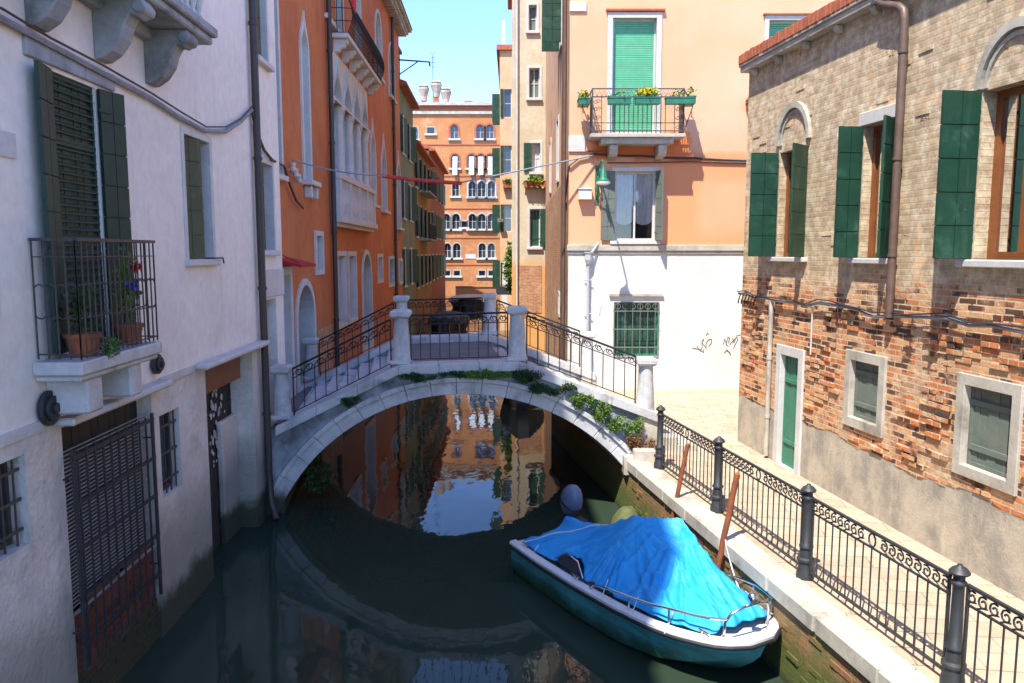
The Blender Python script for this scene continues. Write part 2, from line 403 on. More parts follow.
M['peach'] = g.fin(col, .9, g.bump(g.noise(P, 22, 6, .7), .25, .01))
M['orange_side'] = worn('orange side plaster', (.76,.50,.31), (.68,.40,.23), .9, .8, dirt=(.45,.2,.1), dth=(.5,.8), streak=.5)
M['brick_house'] = brick_mat('old patched brickwork', ((.68,.51,.32),(.48,.34,.21),(.72,.64,.46)), ((.72,.25,.08),(.50,.14,.045),(.78,.46,.22)), (.66,.54,.38), split=4.5, cement=2.05, rowh=.08, bw=.30)
M['brick_dark'] = worn('damp dark red brick', (.20,.06,.035), (.13,.045,.03), .9, 3, dirt=(.07,.06,.035), dth=(.45,.7), streak=.5, bump=.9, bsc=14, bdist=.03, wet=.5)
M['brick_quay'] = None
g = NT('algae brick'); uv = g.coord('UV'); P = g.pos()
b = g.n('ShaderNodeTexBrick'); g.l(uv, b.inputs['Vector']); b.inputs['Scale'].default_value = 1; b.inputs['Brick Width'].default_value = .26; b.inputs['Row Height'].default_value = .07; b.inputs['Mortar Size'].default_value = .009
for k, c in (('Color1',(.42,.16,.07)),('Color2',(.30,.11,.05)),('Mortar',(.30,.24,.14))): b.inputs[k].default_value = _c(c)
col = g.mix(g.rng(g.noise(P, 3.5, 7, .75), .42, .6, 0, .9), b.outputs['Color'], (.20,.17,.05))
zz = g.math('ADD', g.z(), g.math('MULTIPLY', g.noise(P, 3, 6, .7), -.7))
col = g.mix(g.rng(zz, -.05, .45, 1, 0), col, (.10,.12,.022))
col = g.mix(g.rng(g.z(), 0.0, .16, .9, 0), col, (.03,.045,.015))
M['brick_quay'] = g.fin(col, .8, g.bump(g.math('ADD', g.noise(P, 22, 6, .75), g.math('MULTIPLY', b.outputs['Fac'], -.5)), .9, .03))
M['brick_low'] = brick_mat('low brick', ((.62,.40,.22),(.52,.32,.18),(.60,.48,.32)), ((.52,.19,.08),(.38,.13,.06),(.62,.30,.14)), (.48,.38,.26), bumpst=.6)
# paving
g = NT('pale paving slabs'); P = g.pos(); uv = g.coord('UV')
rot = g.n('ShaderNodeMapping'); rot.inputs['Rotation'].default_value = (0,0,math.radians(8)); g.l(uv, rot.inputs[0])
b = g.n('ShaderNodeTexBrick'); g.l(rot.outputs[0], b.inputs['Vector']); b.inputs['Scale'].default_value = 1; b.inputs['Brick Width'].default_value = .62; b.inputs['Row Height'].default_value = .34; b.inputs['Mortar Size'].default_value = .008
for k, c in (('Color1',(.46,.36,.25)),('Color2',(.36,.275,.185)),('Mortar',(.17,.125,.085))): b.inputs[k].default_value = _c(c)
col = g.mix(g.rng(g.noise(P, 2.2, 8, .7), .35, .7, 0, .7), b.outputs['Color'], (.52,.43,.31))
col = g.mix(g.rng(g.noise(P, 7, 8, .75), .5, .75, 0, .5), col, (.38,.29,.2))
M['paving'] = g.fin(col, .85, g.bump(g.math('ADD', g.noise(P, 30, 5, .7), g.math('MULTIPLY', b.outputs['Fac'], -1.0)), .4, .01))
M['paving_grey'] = worn('grey trachyte deck', (.17,.165,.155), (.12,.115,.11), .8, 2, bump=.3)
# canvas
g = NT('blue canvas'); P = g.coord('Object')
col = g.mix(g.rng(g.noise(P, 1.3, 4, .6), .3, .7), (.008,.29,.66), (.02,.36,.74))
col = g.mix(g.rng(g.noise(P, 2.2, 6, .7), .5, .75, 0, .55), col, (.10,.46,.72))
col = g.mix(g.rng(g.noise(P, 4.5, 8, .75), .6, .75, 0, .45), col, (.03,.16,.34))
wn = g.n('ShaderNodeTexNoise'); wn.noise_dimensions = '3D'; wn.inputs['Scale'].default_value = 2.4; wn.inputs['Detail'].default_value = 3; wn.inputs['Distortion'].default_value = .6
g.l(g.coord('Object',(2.2,1,1)), wn.inputs['Vector'])
rd = g.math('ABSOLUTE', g.math('SUBTRACT', wn.outputs['Fac'], .5))
wv = g.math('ADD', g.math('MULTIPLY', g.rng(rd, 0, .05, 1, 0), .16), g.noise(g.coord('Object',(14,2.0,2)), 1.0, 4, .6))
M['canvas'] = g.fin(col, .6, g.bump(wv, .5, .035, g.bump(g.noise(P, 9, 5, .6), .2, .02)))
# water
g = NT('canal water'); P = g.pos((1,.55,1))
h = g.math('ADD', g.noise(P, 1.1, 3, .5), g.math('MULTIPLY', g.noise(P, 5.0, 3, .5), .18))
col = g.mix(g.rng(g.noise(g.pos(), .35, 4, .6), .3, .7), (.026,.044,.028), (.034,.052,.034))
M['water'] = g.fin(col, .015, g.bump(h, .16, .05)); g.b.inputs['IOR'].default_value = 1.33

# ---------------------------------------------------------------- wall, window and door builders
def opoly(u0,u1,z0,z1,kind='rect',m=0.0):
    u0-=m; u1+=m; z0-=m; z1+=m
    if kind == 'rect': return [(u0,z0),(u1,z0),(u1,z1),(u0,z1)]
    h = (u1-u0)/2; c = (u0+u1)/2
    if kind == 'round':
        zs = z1-h; return [(u0,z0),(u1,z0)]+[(c+h*math.cos(math.pi*k/12), zs+h*math.sin(math.pi*k/12)) for k in range(13)]
    if kind == 'seg':
        r = h*.45; zs = z1-r; return [(u0,z0),(u1,z0)]+[(c+h*math.cos(math.pi*k/10), zs+r*math.sin(math.pi*k/10)) for k in range(11)]
    H = h*1.9 + m*1.2; z1 += m*1.2; zs = z1-H           # ogee
    pts = []
    for k in range(9):
        t = k/8; b0, b1, b2, b3 = (h,0),(h*1.02,.52*H),(.16*h,.56*H),(0,H)
        q = [(1-t)**3*b0[i]+3*(1-t)**2*t*b1[i]+3*(1-t)*t*t*b2[i]+t**3*b3[i] for i in (0,1)]
        pts.append(q)
    return [(u0,z0),(u1,z0)]+[(c+x, zs+y) for x,y in pts]+[(c-x, zs+y) for x,y in pts[-2::-1]]

class House:
    def __init__(s, name, label, cat='house', loc=(0,0,0), group=None):
        s.root = thing(name, label, cat, loc, 0, group); s.ops = {}; s.extra = MB()
    def hole(s, fr, poly, rev): s.ops.setdefault(id(fr), (fr, []))[1].append((poly, rev))
    def wall(s, mat, faces, name='wall'):
        m = MB()
        for fr, u0, u1, z0, z1 in faces:
            hs = []
            if id(fr) in s.ops:
                hs = [h for h in s.ops[id(fr)][1] if all(u0-1e-6 <= p[0] <= u1+1e-6 and z0-1e-6 <= p[1] <= z1+1e-6 for p in h[0])]
            m.sheet(fr, [(u0,z0),(u1,z0),(u1,z1),(u0,z1)], [h[0] for h in hs], 0.0)
            for poly, rev in hs:
                n = len(poly)
                m.add([fr.p(u,z,0) for u,z in poly]+[fr.p(u,z,-rev) for u,z in poly], [(i,(i+1)%n,n+(i+1)%n,n+i) for i in range(n)])
        m.v += s.extra.v and []
        b = len(m.v)
        m.add(s.extra.v, s.extra.f); s.extra = MB()
        return m.build(name, mat, s.root)

def leaf(fr, uh, sg, w, z0, z1, ang, mat, parent, th=.04, d0=.03, split=True, label=None):
    m = MB(); a = math.radians(ang); ex = (fr.p(sg*math.cos(a),0,math.sin(a))-fr.p(0,0,0)); ex.z=0
    nn = Vector((-ex.y, ex.x, 0)); o = fr.p(uh, 0, d0)
    n = max(3, int(round((z1-z0)/.36))); H = (z1-z0)/n
    m.obox(o+Vector((0,0,z0))+ex*.006-nn*th*.1, ex*(w-.012), nn*th*.2, Vector((0,0,z1-z0)))
    k2 = 2 if split else 1
    for i in range(n):
        for k in range(k2):
            m.obox(o+Vector((0,0,z0+i*H+.006))+ex*(w*k/k2+.005)-nn*th*.5, ex*(w/k2-.010), nn*th, Vector((0,0,H-.012)))
    for zz in (z0+.2, z1-.25):
        m.obox(o+Vector((0,0,zz))-nn*th*.8-ex*.03, ex*w*.5, nn*.012, Vector((0,0,.035)))
    ob = m.build('shutter', mat, parent)
    if label: ob['label'] = label
    return ob

def window(H, fr, u0,u1,z0,z1, kind='rect', rev=.2, frame='marble', pane='glass', sur=None, sill=None, sh=None,
           nx=2, nz=2, bars=None, curtain=False, name='window', style='glass', fw=.05, panecol=None, hole=True, back=None):
    P = opoly(u0,u1,z0,z1,kind)
    if hole: H.hole(fr, P, rev+.05)
    m = MB(); inn = opoly(u0,u1,z0,z1,kind,-fw)
    d = -rev
    if len(inn) == len(P): m.ring(fr, inn, P, d-.03, d+.02)
    if style == 'glass':
        for i in range(1, nx):
            uc = u0+(u1-u0)*i/nx; m.box(fr, uc-.025, uc+.025, z0+.01, (z1-.02) if kind=='rect' else z1-(u1-u0)*.3, d-.025, d+.012)
        for i in range(1, nz):
            zc = z0+(z1-z0)*i/nz; m.box(fr, u0+.01, u1-.01, zc-.018, zc+.018, d-.024, d+.008)
    f = m.build(name, M[frame], H.root)
    q = MB()
    if style == 'glass':
        q.add([fr.p(u,z,d-.02) for u,z in P], [tuple(range(len(P)))]); q.build('pane', M[pane], f)
    elif style == 'roller':
        n = int((z1-z0)/.055)
        for i in range(n):
            zz = z0+(z1-z0)*i/n; q.box(fr, u0+fw*.6, u1-fw*.6, zz, zz+.047, d-.02, d+.012)
        q.box(fr, u0+fw*.6, u1-fw*.6, z0, z1-.02, d-.03, d-.021)
        q.build('roller_blind', M[pane], f)
    elif style == 'boards':
        n = max(3, int((u1-u0)/.13))
        for i in range(n):
            uu = u0+(u1-u0)*i/n; q.box(fr, uu+.003, uu+(u1-u0)/n-.003, z0, z1-.005, d-.03, d+.005*(i%3))
        for zz in (z0+(z1-z0)*.2, z0+(z1-z0)*.75): q.box(fr, u0+.02, u1-.02, zz, zz+.07, d+.006, d+.03)
        q.build('board_panel', M[pane], f)
    if curtain:
        c = MB(); n = 28
        for (a, b) in ((u0+.06, (u0+u1)/2-.03), ((u0+u1)/2+.03, u1-.06)):
            pts = []
            bb = len(c.v)
            zb = z0+(z1-z0)*.30
            for i in range(n+1):
                t = i/n; uu = a+(b-a)*t; dd = d-.10+.018*math.sin(t*28)
                zl = zb - .12*math.sin(math.pi*t)**.6 if curtain == 'scallop' else z0+.03
                c.v += [fr.p(uu, zl, dd), fr.p(uu, z1-.04, dd)]
            c.f += [(bb+2*i, bb+2*i+2, bb+2*i+3, bb+2*i+1) for i in range(n)]
        c.build('curtain', M['curtain'], f)
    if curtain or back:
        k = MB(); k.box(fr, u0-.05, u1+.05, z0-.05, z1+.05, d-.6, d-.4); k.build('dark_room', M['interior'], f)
    if sur:
        wd, th, mt = sur; r = MB(); out = opoly(u0,u1,z0,z1,kind,wd); P2 = opoly(u0,u1,z0,z1,kind,-.006)
        if sill: out[0] = (out[0][0], z0-.002); out[1] = (out[1][0], z0-.002)
        r.ring(fr, P2, opoly(u0,u1,z0,z1,kind,.004), -rev+.022, .0); r.ring(fr, P2, out, -.004, th); r.build('stone_surround', M[mt], f, bevel=.008)
    if sill:
        ov, dp, th, mt = sill; r = MB(); r.box(fr, u0-ov, u1+ov, z0-th, z0, -rev+.02, dp); r.build('sill', M[mt], f, bevel=.012)
    if sh:
        w = (u1-u0)/2; mt = M[sh.get('mat','green_shutter')]
        if 'l' in sh: leaf(fr, u0, 1, sh.get('w',w), z0+.01, sh.get('top', z1), sh['l'], mt, f, label=sh.get('ll'), d0=sh.get('d0',.03))
        if 'r' in sh: leaf(fr, u1, -1, sh.get('w',w), z0+.01, sh.get('top', z1), sh['r'], mt, f, label=sh.get('rl'), d0=sh.get('d0',.03))
    if bars:
        b = MB(); nb, nh, dd, mt = bars[:4]
        for i in range(nb):
            uu = u0+(u1-u0)*(i+.5)/nb; b.tube([fr.p(uu,z0,dd), fr.p(uu,z1,dd)], .011, 5)
        for i in range(nh):
            zz = z0+(z1-z0)*(i+.5)/nh; b.box(fr, u0-.02, u1+.02, zz-.015, zz+.015, dd-.006, dd+.006)
        if len(bars) > 4:
            for i in range(nb):
                uc = u0+(u1-u0)*(i+.5)/nb
                b.tube([fr.p(uc+.075*math.cos(t*math.pi/5), z1-.12+.075*math.sin(t*math.pi/5), dd) for t in range(10)], .009, 4, closed=True)
            b.ring(fr, opoly(u0+.02,u1-.02,z0+.02,z1-.02), opoly(u0,u1,z0,z1), dd-.012, dd+.012)
        b.build('window_bars', M[mt], f)
    return f

def roof(H, pts, z, mat='tile_red', th=.25, name='roof'):
    m = MB(); m.prism([(x,y,z) for x,y in pts], (0,0,th)); return m.build(name, M[mat], H.root)

def spiral(c, ex, ez, r, turns=1.4, n=14, s0=0.0):
    c = Vector(c); return [c+ex*(math.cos(s0+turns*2*math.pi*k/n)*r*(1-.72*k/n))+ez*(math.sin(s0+turns*2*math.pi*k/n)*r*(1-.72*k/n)) for k in range(n+1)]

# ================================================================= the setting: water and quay
m = MB(); m.add([(-300,-120,0),(300,-120,0),(300,600,0),(-300,600,0)], [(0,1,2,3)])
tag(m.build('water', M['water']), kind='structure')
ZQ = 1.10
def qx(y): return 2.27+(13.76-y)*.169
def rx(y): return 6.84-.139*y
m = MB()   # quay paving between the kerb stones and the houses
m.prism([(qx(-8)+.34,-8,-.4),(rx(-8)+.5,-8,-.4),(rx(15.9)+.3,16.2,-.4),(13,16.2,-.4),(13,21.6,-.4),(1.3,21.6,-.4),(qx(21.0)+.34,21.0,-.4)], (0,0,ZQ+.4))
tag(m.build('quay_pavement', M['paving']), kind='structure')
m = MB()   # kerb stones, each a little different
y = -8.0
while y < 20.9:
    L = random.uniform(.9,1.5); y2 = min(y+L, 21.0); j = random.uniform(-.012,.012)
    a, b = y+.011, y2-.011
    P = [(qx(a)-.03+j,a),(qx(a)+.345,a),(qx(b)+.345,b),(qx(b)-.03+j,b)]
    m.prism([(x,yy,ZQ-.2) for x,yy in P], (0,0,.2+.008+abs(j)*.5)); y = y2
tag(m.build('quay_kerb', M['stone_tan'], bevel=.02), kind='structure')
m = MB()
n = 60
for i in range(n):
    a = -8+29.0*i/n; b = -8+29.0*(i+1)/n
    m.add([(qx(a)+.02,a,-.6),(qx(b)+.02,b,-.6),(qx(b)+.02,b,ZQ-.19),(qx(a)+.02,a,ZQ-.19)], [(0,1,2,3)])
for k in range(150):  # uneven bricks standing out of the quay face
    a = random.uniform(1,14); z = .07*random.randint(3,12); L = random.choice((.12,.25,.25)); pr = random.uniform(.004,.022)
    f = Vector((-.169,1,0)).normalized()*L; nx_ = Vector((-1,-.169,0)).normalized()
    m.obox(Vector((qx(a)+.03,a,z)), f, nx_*(pr+.01), Vector((0,0,.06)))
tag(m.build('quay_wall', M['brick_quay']), kind='structure')
# two low steps from the bridge landing
# ================================================================= LEFT white house
A = Fr(-4.30, 0, -.0214, 1, 1)
def U(px, py=252, d=0): return A.u(px, py, d)
Hs = House('white_house', 'off white plastered canal house in shade with small flowered balcony, left side of the photo', 'house', (-8,0,0))
w1 = window(Hs, A, 7.83, 8.75, 3.95, 6.70, rev=.05, frame='shutter_black_green', pane='shutter_black_green', style='boards', sur=None,
    sh=dict(l=168, r=165, mat='shutter_black_green', w=.38), fw=.04)
b = MB(); b.box(A, 7.45, 9.15, 6.74, 6.92, -.02, .035); b.build('stone_lintel', M['stone_dirty'], w1, bevel=.01)
# louvres of the inner door
b = MB()
for k in range(34):
    z = 4.0+k*.08; b.obox(A.p(7.86,z,-.045), A.p(7.86+.86,z,-.045)-A.p(7.86,z,-.045), A.p(0,0,.035)-A.p(0,0,0)+Vector((0,0,-.03)), Vector((0,0,.012)))
b.build('louvre_slats', M['shutter_black_green'], w1)
# balcony
bal = MB(); bal.box(A, 7.25, 9.02, 3.80, 3.93, .0, .47); bal.box(A, 7.29, 8.98, 3.74, 3.80, 0, .43)
balc = bal.build('balcony', M['stone'], Hs.root, bevel=.015)
k = MB(); k.box(A, 7.45, 7.75, 3.40, 3.74, 0, .40); k.box(A, 8.35, 8.62, 3.40, 3.74, 0, .40); k.box(A, 7.4, 8.7, 3.42,3.5,0,.08)
k.build('bracket', M['stone'], balc, bevel=.02)
r = MB()
def flat(m, fr, pts, wd, th):
    for p, q in zip(pts[:-1], pts[1:]):
        P, Q = fr.p(p[0],p[2],p[1]), fr.p(q[0],q[2],q[1]); t = (Q-P)
        s_ = Vector((-t.y,t.x,0)).normalized()*wd; m.obox(P-s_*.5, t, s_, Vector((0,0,th)))
path = [(7.34,.02,5.05),(7.30,.44,5.05),(8.97,.44,5.05),(8.97,.02,5.05)]
flat(r, A, path, .06, .03)
for (a,b_) in zip(path[:-1], path[1:]):
    L = math.hypot(a[0]-b_[0], a[1]-b_[1]); n = max(3, int(round(L/.105)))
    for i in range(n+1):
        t = i/n; u = a[0]+(b_[0]-a[0])*t; d = a[1]+(b_[1]-a[1])*t
        r.tube([A.p(u,3.95,d), A.p(u,5.06,d)], .009, 5)
        if i < n:
            u2 = a[0]+(b_[0]-a[0])*(i+1)/n; d2 = a[1]+(b_[1]-a[1])*(i+1)/n
            for zc, sg in ((4.38,-1),(4.60,1)):
                pts = [A.p(u+(u2-u)*(.5-.5*math.cos(math.pi*q/6)), zc+sg*.05*math.sin(math.pi*q/6), d+(d2-d)*(.5-.5*math.cos(math.pi*q/6))) for q in range(7)]
                r.tube(pts, .007, 4)
flat(r, A, [(p[0],p[1],3.99) for p in path], .03, .012); flat(r, A, [(p[0],p[1],4.9) for p in path], .02, .01)
r.build('balcony_railing', M['iron_brown'], balc)
# upper stone balcony, only its underside is in the picture
ub = MB(); ub.box(A, 5.6, 10.85, 7.76, 7.88, 0, .64); ub.box(A, 5.65, 10.8, 7.66, 7.76, 0, .58); ub.box(A, 5.6, 10.6, 7.52,7.66,0,.12)
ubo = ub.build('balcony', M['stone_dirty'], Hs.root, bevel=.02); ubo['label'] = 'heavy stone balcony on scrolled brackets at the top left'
for uc in (6.4, 7.65, 8.90, 10.15):
    br = MB(); prof = [(0,7.66),(.52,7.66),(.56,7.60),(.55,7.52),(.47,7.46),(.40,7.48),(.34,7.38),(.30,7.24),(.20,7.10),(.08,7.02),(0,7.01)]
    br.prism([A.p(uc-.13,z,d) for d,z in prof], A.p(.26,0,0)-A.p(0,0,0))
    br.tube([A.p(uc-.16,7.56,.50), A.p(uc+.16,7.56,.50)], .07, 10)
    br.build('bracket', M['stone_dirty'], ubo, bevel=.012)
bb = MB()
for i in range(24):
    u = 5.8+i*.2; bb.lathe(A.p(u,7.86,.55), [(.05,0),(.05,.05),(.03,.09),(.062,.25),(.05,.4),(.028,.55),(.05,.62),(.05,.68)], 10)
bb.box(A, 5.62,10.58,8.54,8.66,.45,.65); bb.build('balustrade', M['marble'], ubo)
# upper little window
u0, u1 = 11.13, 12.12
window(Hs, A, u0, u1, 4.84, 6.58, rev=.28, frame='marble', pane='glass_blue', sur=(.09,.02,'marble'), sill=(.12,.08,.09,'marble'),
       sh=dict(l=12, mat='green_shutter', w=(u1-u0)*.62, d0=-.12))
# ground floor: grille opening
gw = window(Hs, A, 7.68, 9.72, 1.25, 3.22, rev=.20, frame='brown_dark', pane='brown_dark', style='boards', fw=.05)
b = MB()
for k in range(40): b.box(A, 7.72, 9.68, 1.30+k*.042, 1.312+k*.042, -.06, -.05)
b.build('wire_lattice', M['louvre'], gw)
gr = MB()
for i in range(11):
    u = 7.72+i*.172; gr.tube([A.p(u,.72,.12), A.p(u,2.98,.12)], .013, 5)
for z in (.95,1.45,1.95,2.42,2.9): gr.box(A, 7.60, 9.50, z, z+.045, .105, .125)
for u in (7.65,9.46):
    gr.box(A,u-.02,u+.02,.7,3.0,.10,.13)
    for z in (1.1,2.7): gr.tube([A.p(u,z,0),A.p(u,z,.12)],.012,5)
gr.build('window_grille', M['iron'], Hs.root)
pb = MB(); pb.box(A, 7.69, 9.71, -.5, 1.25, -.3, -.06)
rbk = random.Random(4)
for r_ in range(24):
    for c_ in range(9):
        if rbk.random() < .8: pb.box(A, 7.70+c_*.222+(.1 if r_%2 else 0), min(9.70, 7.70+c_*.222+.21+(.1 if r_%2 else 0)), r_*.075-.5+.008, r_*.075-.5+.067, -.07, -.05+rbk.uniform(-.008,.012))
pb.build('brick_infill', M['brick_dark'], Hs.root)
Hs.hole(A, [(7.69,-.49),(9.71,-.49),(9.71,1.249),(7.69,1.249)], .3)
lg = MB(); lg.box(A, 7.55, 9.95, 3.26, 3.34, 0, .20); lg.build('stone_ledge', M['marble'], Hs.root, bevel=.02)
lg = MB(); lg.box(A, 11.15, 14.28, 3.28, 3.36, 0, .22); lg.build('stone_ledge', M['marble'], Hs.root, bevel=.02)
sc = MB(); sc.box(A, -8, 7.53, 3.27, 3.37, -.01, .03); sc.box(A, 9.97, 11.13, 3.26, 3.35, -.01, .03); sc.build('string_course', M['marble'], Hs.root)
window(Hs, A, 6.3, 7.05, 2.28, 3.12, rev=.18, frame='iron_brown', pane='glass', nx=1, nz=1, bars=(4,3,-.06,'iron_brown'))
window(Hs, A, 9.93, 10.56, 1.78, 2.86, rev=.15, frame='iron_brown', pane='glass', nx=1, nz=1, bars=(4,3,-.05,'iron_brown'))
# boarded water door
u0,u1 = 11.58, 13.85
dr = window(Hs, A, u0, u1, -.45, 3.2, rev=.42, frame='brown_dark', pane='brown_dark', style='boards', name='water_door')
b = MB(); b.box(A, u0+.05, u1-.05, 2.75, 3.19, -.3, -.2); b.build('lintel_board', M['wood'], dr)
b = MB(); b.box(A, 13.05, u1-.02, -.45, 2.1, -.4, -.30); b.build('plaster_jamb', M['plaster_rough'], dr, bevel=.02)
for i,(u,z) in enumerate(((12.95,2.35),(13.1,2.2),(12.9,2.12),(12.8,1.75),(12.9,1.62),(12.82,1.45),(12.95,1.38),(13.3,1.2))):
    pass
fl = MB(); rnd = random.Random(3)
for k in range(60):
    u = rnd.gauss(13.05,.22); z = rnd.choice((rnd.gauss(2.4,.14), rnd.gauss(1.75,.2))); rr = rnd.uniform(.02,.06)
    if u < 13.85: fl.fprism(A, [(u+rr*math.cos(t)*rnd.uniform(.6,1.2), z+rr*math.sin(t)*rnd.uniform(.6,1.4)) for t in (0,1,2,3,4,5)], -.385, -.378)
tag(fl.build('peeling_paint_flakes', M['marble'], dr), kind='stuff')
for u,z,d_ in ((7.42,3.47,.17),(9.85,3.55,.13)):
    an = MB(); c = A.p(u,z,0); nn = A.p(0,0,1)-A.p(0,0,0)
    for r_,a,b2 in ((d_,.02,.07),(d_*.72,.07,.10),(d_*.3,.10,.13)):
        an.prism([A.p(u+r_*math.cos(t*math.pi/10), z+r_*math.sin(t*math.pi/10), a) for t in range(20)], nn*(b2-a))
    an.build('wall_anchor_disc', M['iron'], Hs.root, bevel=.006)
pl = MB(); pl.box(A, 6.86, 7.22, 5.78, 6.0, 0, .02); pl.build('stone_plaque', M['marble'], Hs.root)
hk = MB(); hk.tube([A.p(11.6,8.62,0),A.p(11.6,8.66,.25),A.p(11.75,8.63,.28),A.p(11.75,8.55,.26)],.014,5); hk.build('wall_hook', M['iron_black'], Hs.root)
hk = MB(); hk.tube([A.p(11.75,4.86,0),A.p(11.9,4.86,.1),A.p(12.2,4.86,.12),A.p(12.3,4.78,.1)],.012,5); hk.build('wall_hook', M['iron_black'], Hs.root)
E = Fr(-4.30, 0, -.0214, 1, 1)
ys = 14.36
pe = A.p(ys,0,0)
End = Fr(pe.x, pe.y, -1, 0, 1)     # far end wall
TOPL = 20.2
Hs.ops[id(A)] = Hs.ops.get(id(A), (A, []))
Hs.wall(M['plaster_white'], [(A,-16,ys,3.32,TOPL)])
Hs.wall(M['plaster_rough'], [(A,-16,ys,-.5,3.32)], name='lower_wall')
bx = MB(); p0, p1 = A.p(-16,0,0), A.p(ys,0,0)
bx.add([(p1.x,p1.y,-.5),(-16,p1.y,-.5),(-16,p1.y,TOPL),(p1.x,p1.y,TOPL),(p0.x,p0.y,-.5),(-16,p0.y,-.5),(-16,p0.y,TOPL),(p0.x,p0.y,TOPL)], [(0,1,2,3),(4,5,6,7),(1,5,6,2)])
bx.build('rear_wall', M['plaster_white'], Hs.root)
roof(Hs, [(p0.x+.25,-16),(p1.x+.25,p1.y),(-16,p1.y),(-16,-16)], TOPL)
ch = MB(); ch.box(A, -1.7, .7, TOPL+.25, TOPL+3.9, -1.0, .0); ch.build('chimney', M['plaster_white'], Hs.root)  # unseen chimney, added and sized to throw the shadow step onto the boat
dp = MB(); dp.tube([A.p(14.28,21,.10),A.p(14.28,.9,.10),A.p(14.28,.35,.12),A.p(14.1,.05,.25)], .065, 10)
for z in (2,4.3,6.6,8.9,11.2): dp.lathe(A.p(14.28,z,.10), [(.078,-.03),(.082,0),(.078,.03)], 10)
dp.build('drainpipe', M['pipe_dark'], Hs.root, smooth=True)

# cables on the white house
def cable(name, pts, r, mat, label, sag=0, smooth=6):
    P = []
    for a,b in zip(pts[:-1], pts[1:]):
        a=Vector(a); b=Vector(b)
        for k in range(smooth):
            t=k/smooth; P.append(a.lerp(b,t)-Vector((0,0,sag*4*t*(1-t))))
    P.append(Vector(pts[-1]))
    m = MB(); m.tube(P, r, 6); return tag(m.build(name, mat, smooth=True), label, 'cable')
px_ = [(-40,5),(0,18),(50,45),(100,72),(150,98),(180,118),(205,131),(225,132),(240,122),(252,110)]
pts = []
for x_,y_ in px_:
    u,z = A.at(x_,y_,.05); pts.append(A.p(u,z,.05))
cable('cable_bundle', pts, .032, M['grey_cable'], 'thick grey cable bundle drooping across the white house wall above the balcony')
cable('cable', [p+Vector((.02,0,.06+.02*(i%2))) for i,p in enumerate(pts)], .012, M['pipe_dark'], 'thin dark wire running along the thick grey cable bundle')

# ================================================================= narrow white house
Hn = House('narrow_white_house', 'narrow white house squeezed between the dark drainpipe and the orange palace', 'house', (-8,15,0))
YN = 16.05
window(Hn, A, 14.65, 15.45, 8.45, 10.3, rev=.22, frame='marble', pane='glass_blue', sur=(.08,.02,'marble'), sill=(.1,.12,.1,'marble'), sh=dict(l=10, mat='green_shutter', w=.45, d0=-.1))
window(Hn, A, 14.6, 15.5, 4.98, 6.6, rev=.22, frame='marble', pane='glass_blue', sur=(.09,.02,'marble'), sill=(.1,.1,.1,'marble'), sh=dict(l=10, mat='green_shutter', w=.4, d0=-.1))
window(Hn, A, 14.62, 15.5, 1.75, 4.05, rev=.5, frame='brown_dark', pane='interior', style='boards', name='doorway')
b = MB(); b.box(A, 14.45, 16.0, 4.1, 4.62, 0, .04); b.build('stone_panel', M['marble'], Hn.root, bevel=.01)
Hn.wall(M['plaster_white'], [(A,14.37,YN,-.5,12.6)])
q0, q1 = A.p(14.37,0,0), A.p(YN,0,0)
bx = MB(); bx.add([(q1.x,q1.y,-.5),(-12,q1.y,-.5),(-12,q1.y,12.6),(q1.x,q1.y,12.6),(q0.x,q0.y,12.6),(-12,q0.y,12.6)], [(0,1,2,3),(3,2,5,4)]); bx.build('side_wall', M['plaster_white'], Hn.root)
roof(Hn, [(q0.x+.2,q0.y+.02),(q1.x+.2,q1.y),(-12,q1.y),(-12,q0.y+.02)], 12.6)

# ================================================================= orange palace
B = Fr(-4.68, 0, -.0214, 1, 1)
def bu(px): return B.u(px)
def bz(px,py,d=0): return B.z(px,py,d)
Ho = House('orange_palace', 'tall orange red gothic palace with white lancet windows and a four light arcade', 'building', (-8,16,0))
YE = 40.0
def bwin(x0,x1,y0,y1, kind='rect', **kw):
    xm = (x0+x1)/2; u0,u1 = bu(x0),bu(x1); um = (u0+u1)/2
    zt, zb = bz(xm,y0), bz(xm,y1)
    kw['rev'] = .4 if kw.get('rev') == .4 else .11
    return window(Ho, B, u0, u1, zb, zt, kind, **kw)
S1 = dict(sur=(.13,.05,'marble'), frame='marble', pane='glass_blue')
window(Ho, B, 16.6, 17.55, 6.6, 12.0, 'round', rev=.25, sill=(.15,.15,.12,'marble'), nz=4, **S1)
bwin(306,312,30,182,'ogee', rev=.2, nz=4, sill=(.2,.25,.12,'marble'), **S1)
b = MB(); uc = (bu(306)+bu(312))/2
for uu in (uc-.35, uc+.25):
    b = MB(); b.box(B, uu, uu+.12, bz(309,183)-.4, bz(309,183)-.12, 0, .2); b.build('sill_bracket', M['marble'], Ho.root, bevel=.02)
# arcade of four
A0, A1 = bu(333), bu(368.5); N4 = 4; pw = (A1-A0)/N4
zb = bz(350,186)+.15; ztop = bz(350,82)+.0
holes = []
for i in range(N4):
    a = A0+i*pw+.16; b2 = A0+(i+1)*pw-.16
    holes.append(opoly(a,b2,zb,ztop,'ogee'))
Ho.hole(B, opoly(A0+.02,A1-.02,zb-.002,ztop+.05), .55)
arc = MB(); arc.sheet(B, [(A0-.15,zb-.05),(A1+.15,zb-.05),(A1+.15,ztop+.5),(A0-.15,ztop+.5)], holes, .06, rev=.25, edge=.06)
arc = MB(); hz = [[(u,z) for u,z in h] for h in holes]
outer = [(A0-.12,ztop-1.55),(A0-.12,ztop+.45),(A1+.12,ztop+.45),(A1+.12,ztop-1.55)]
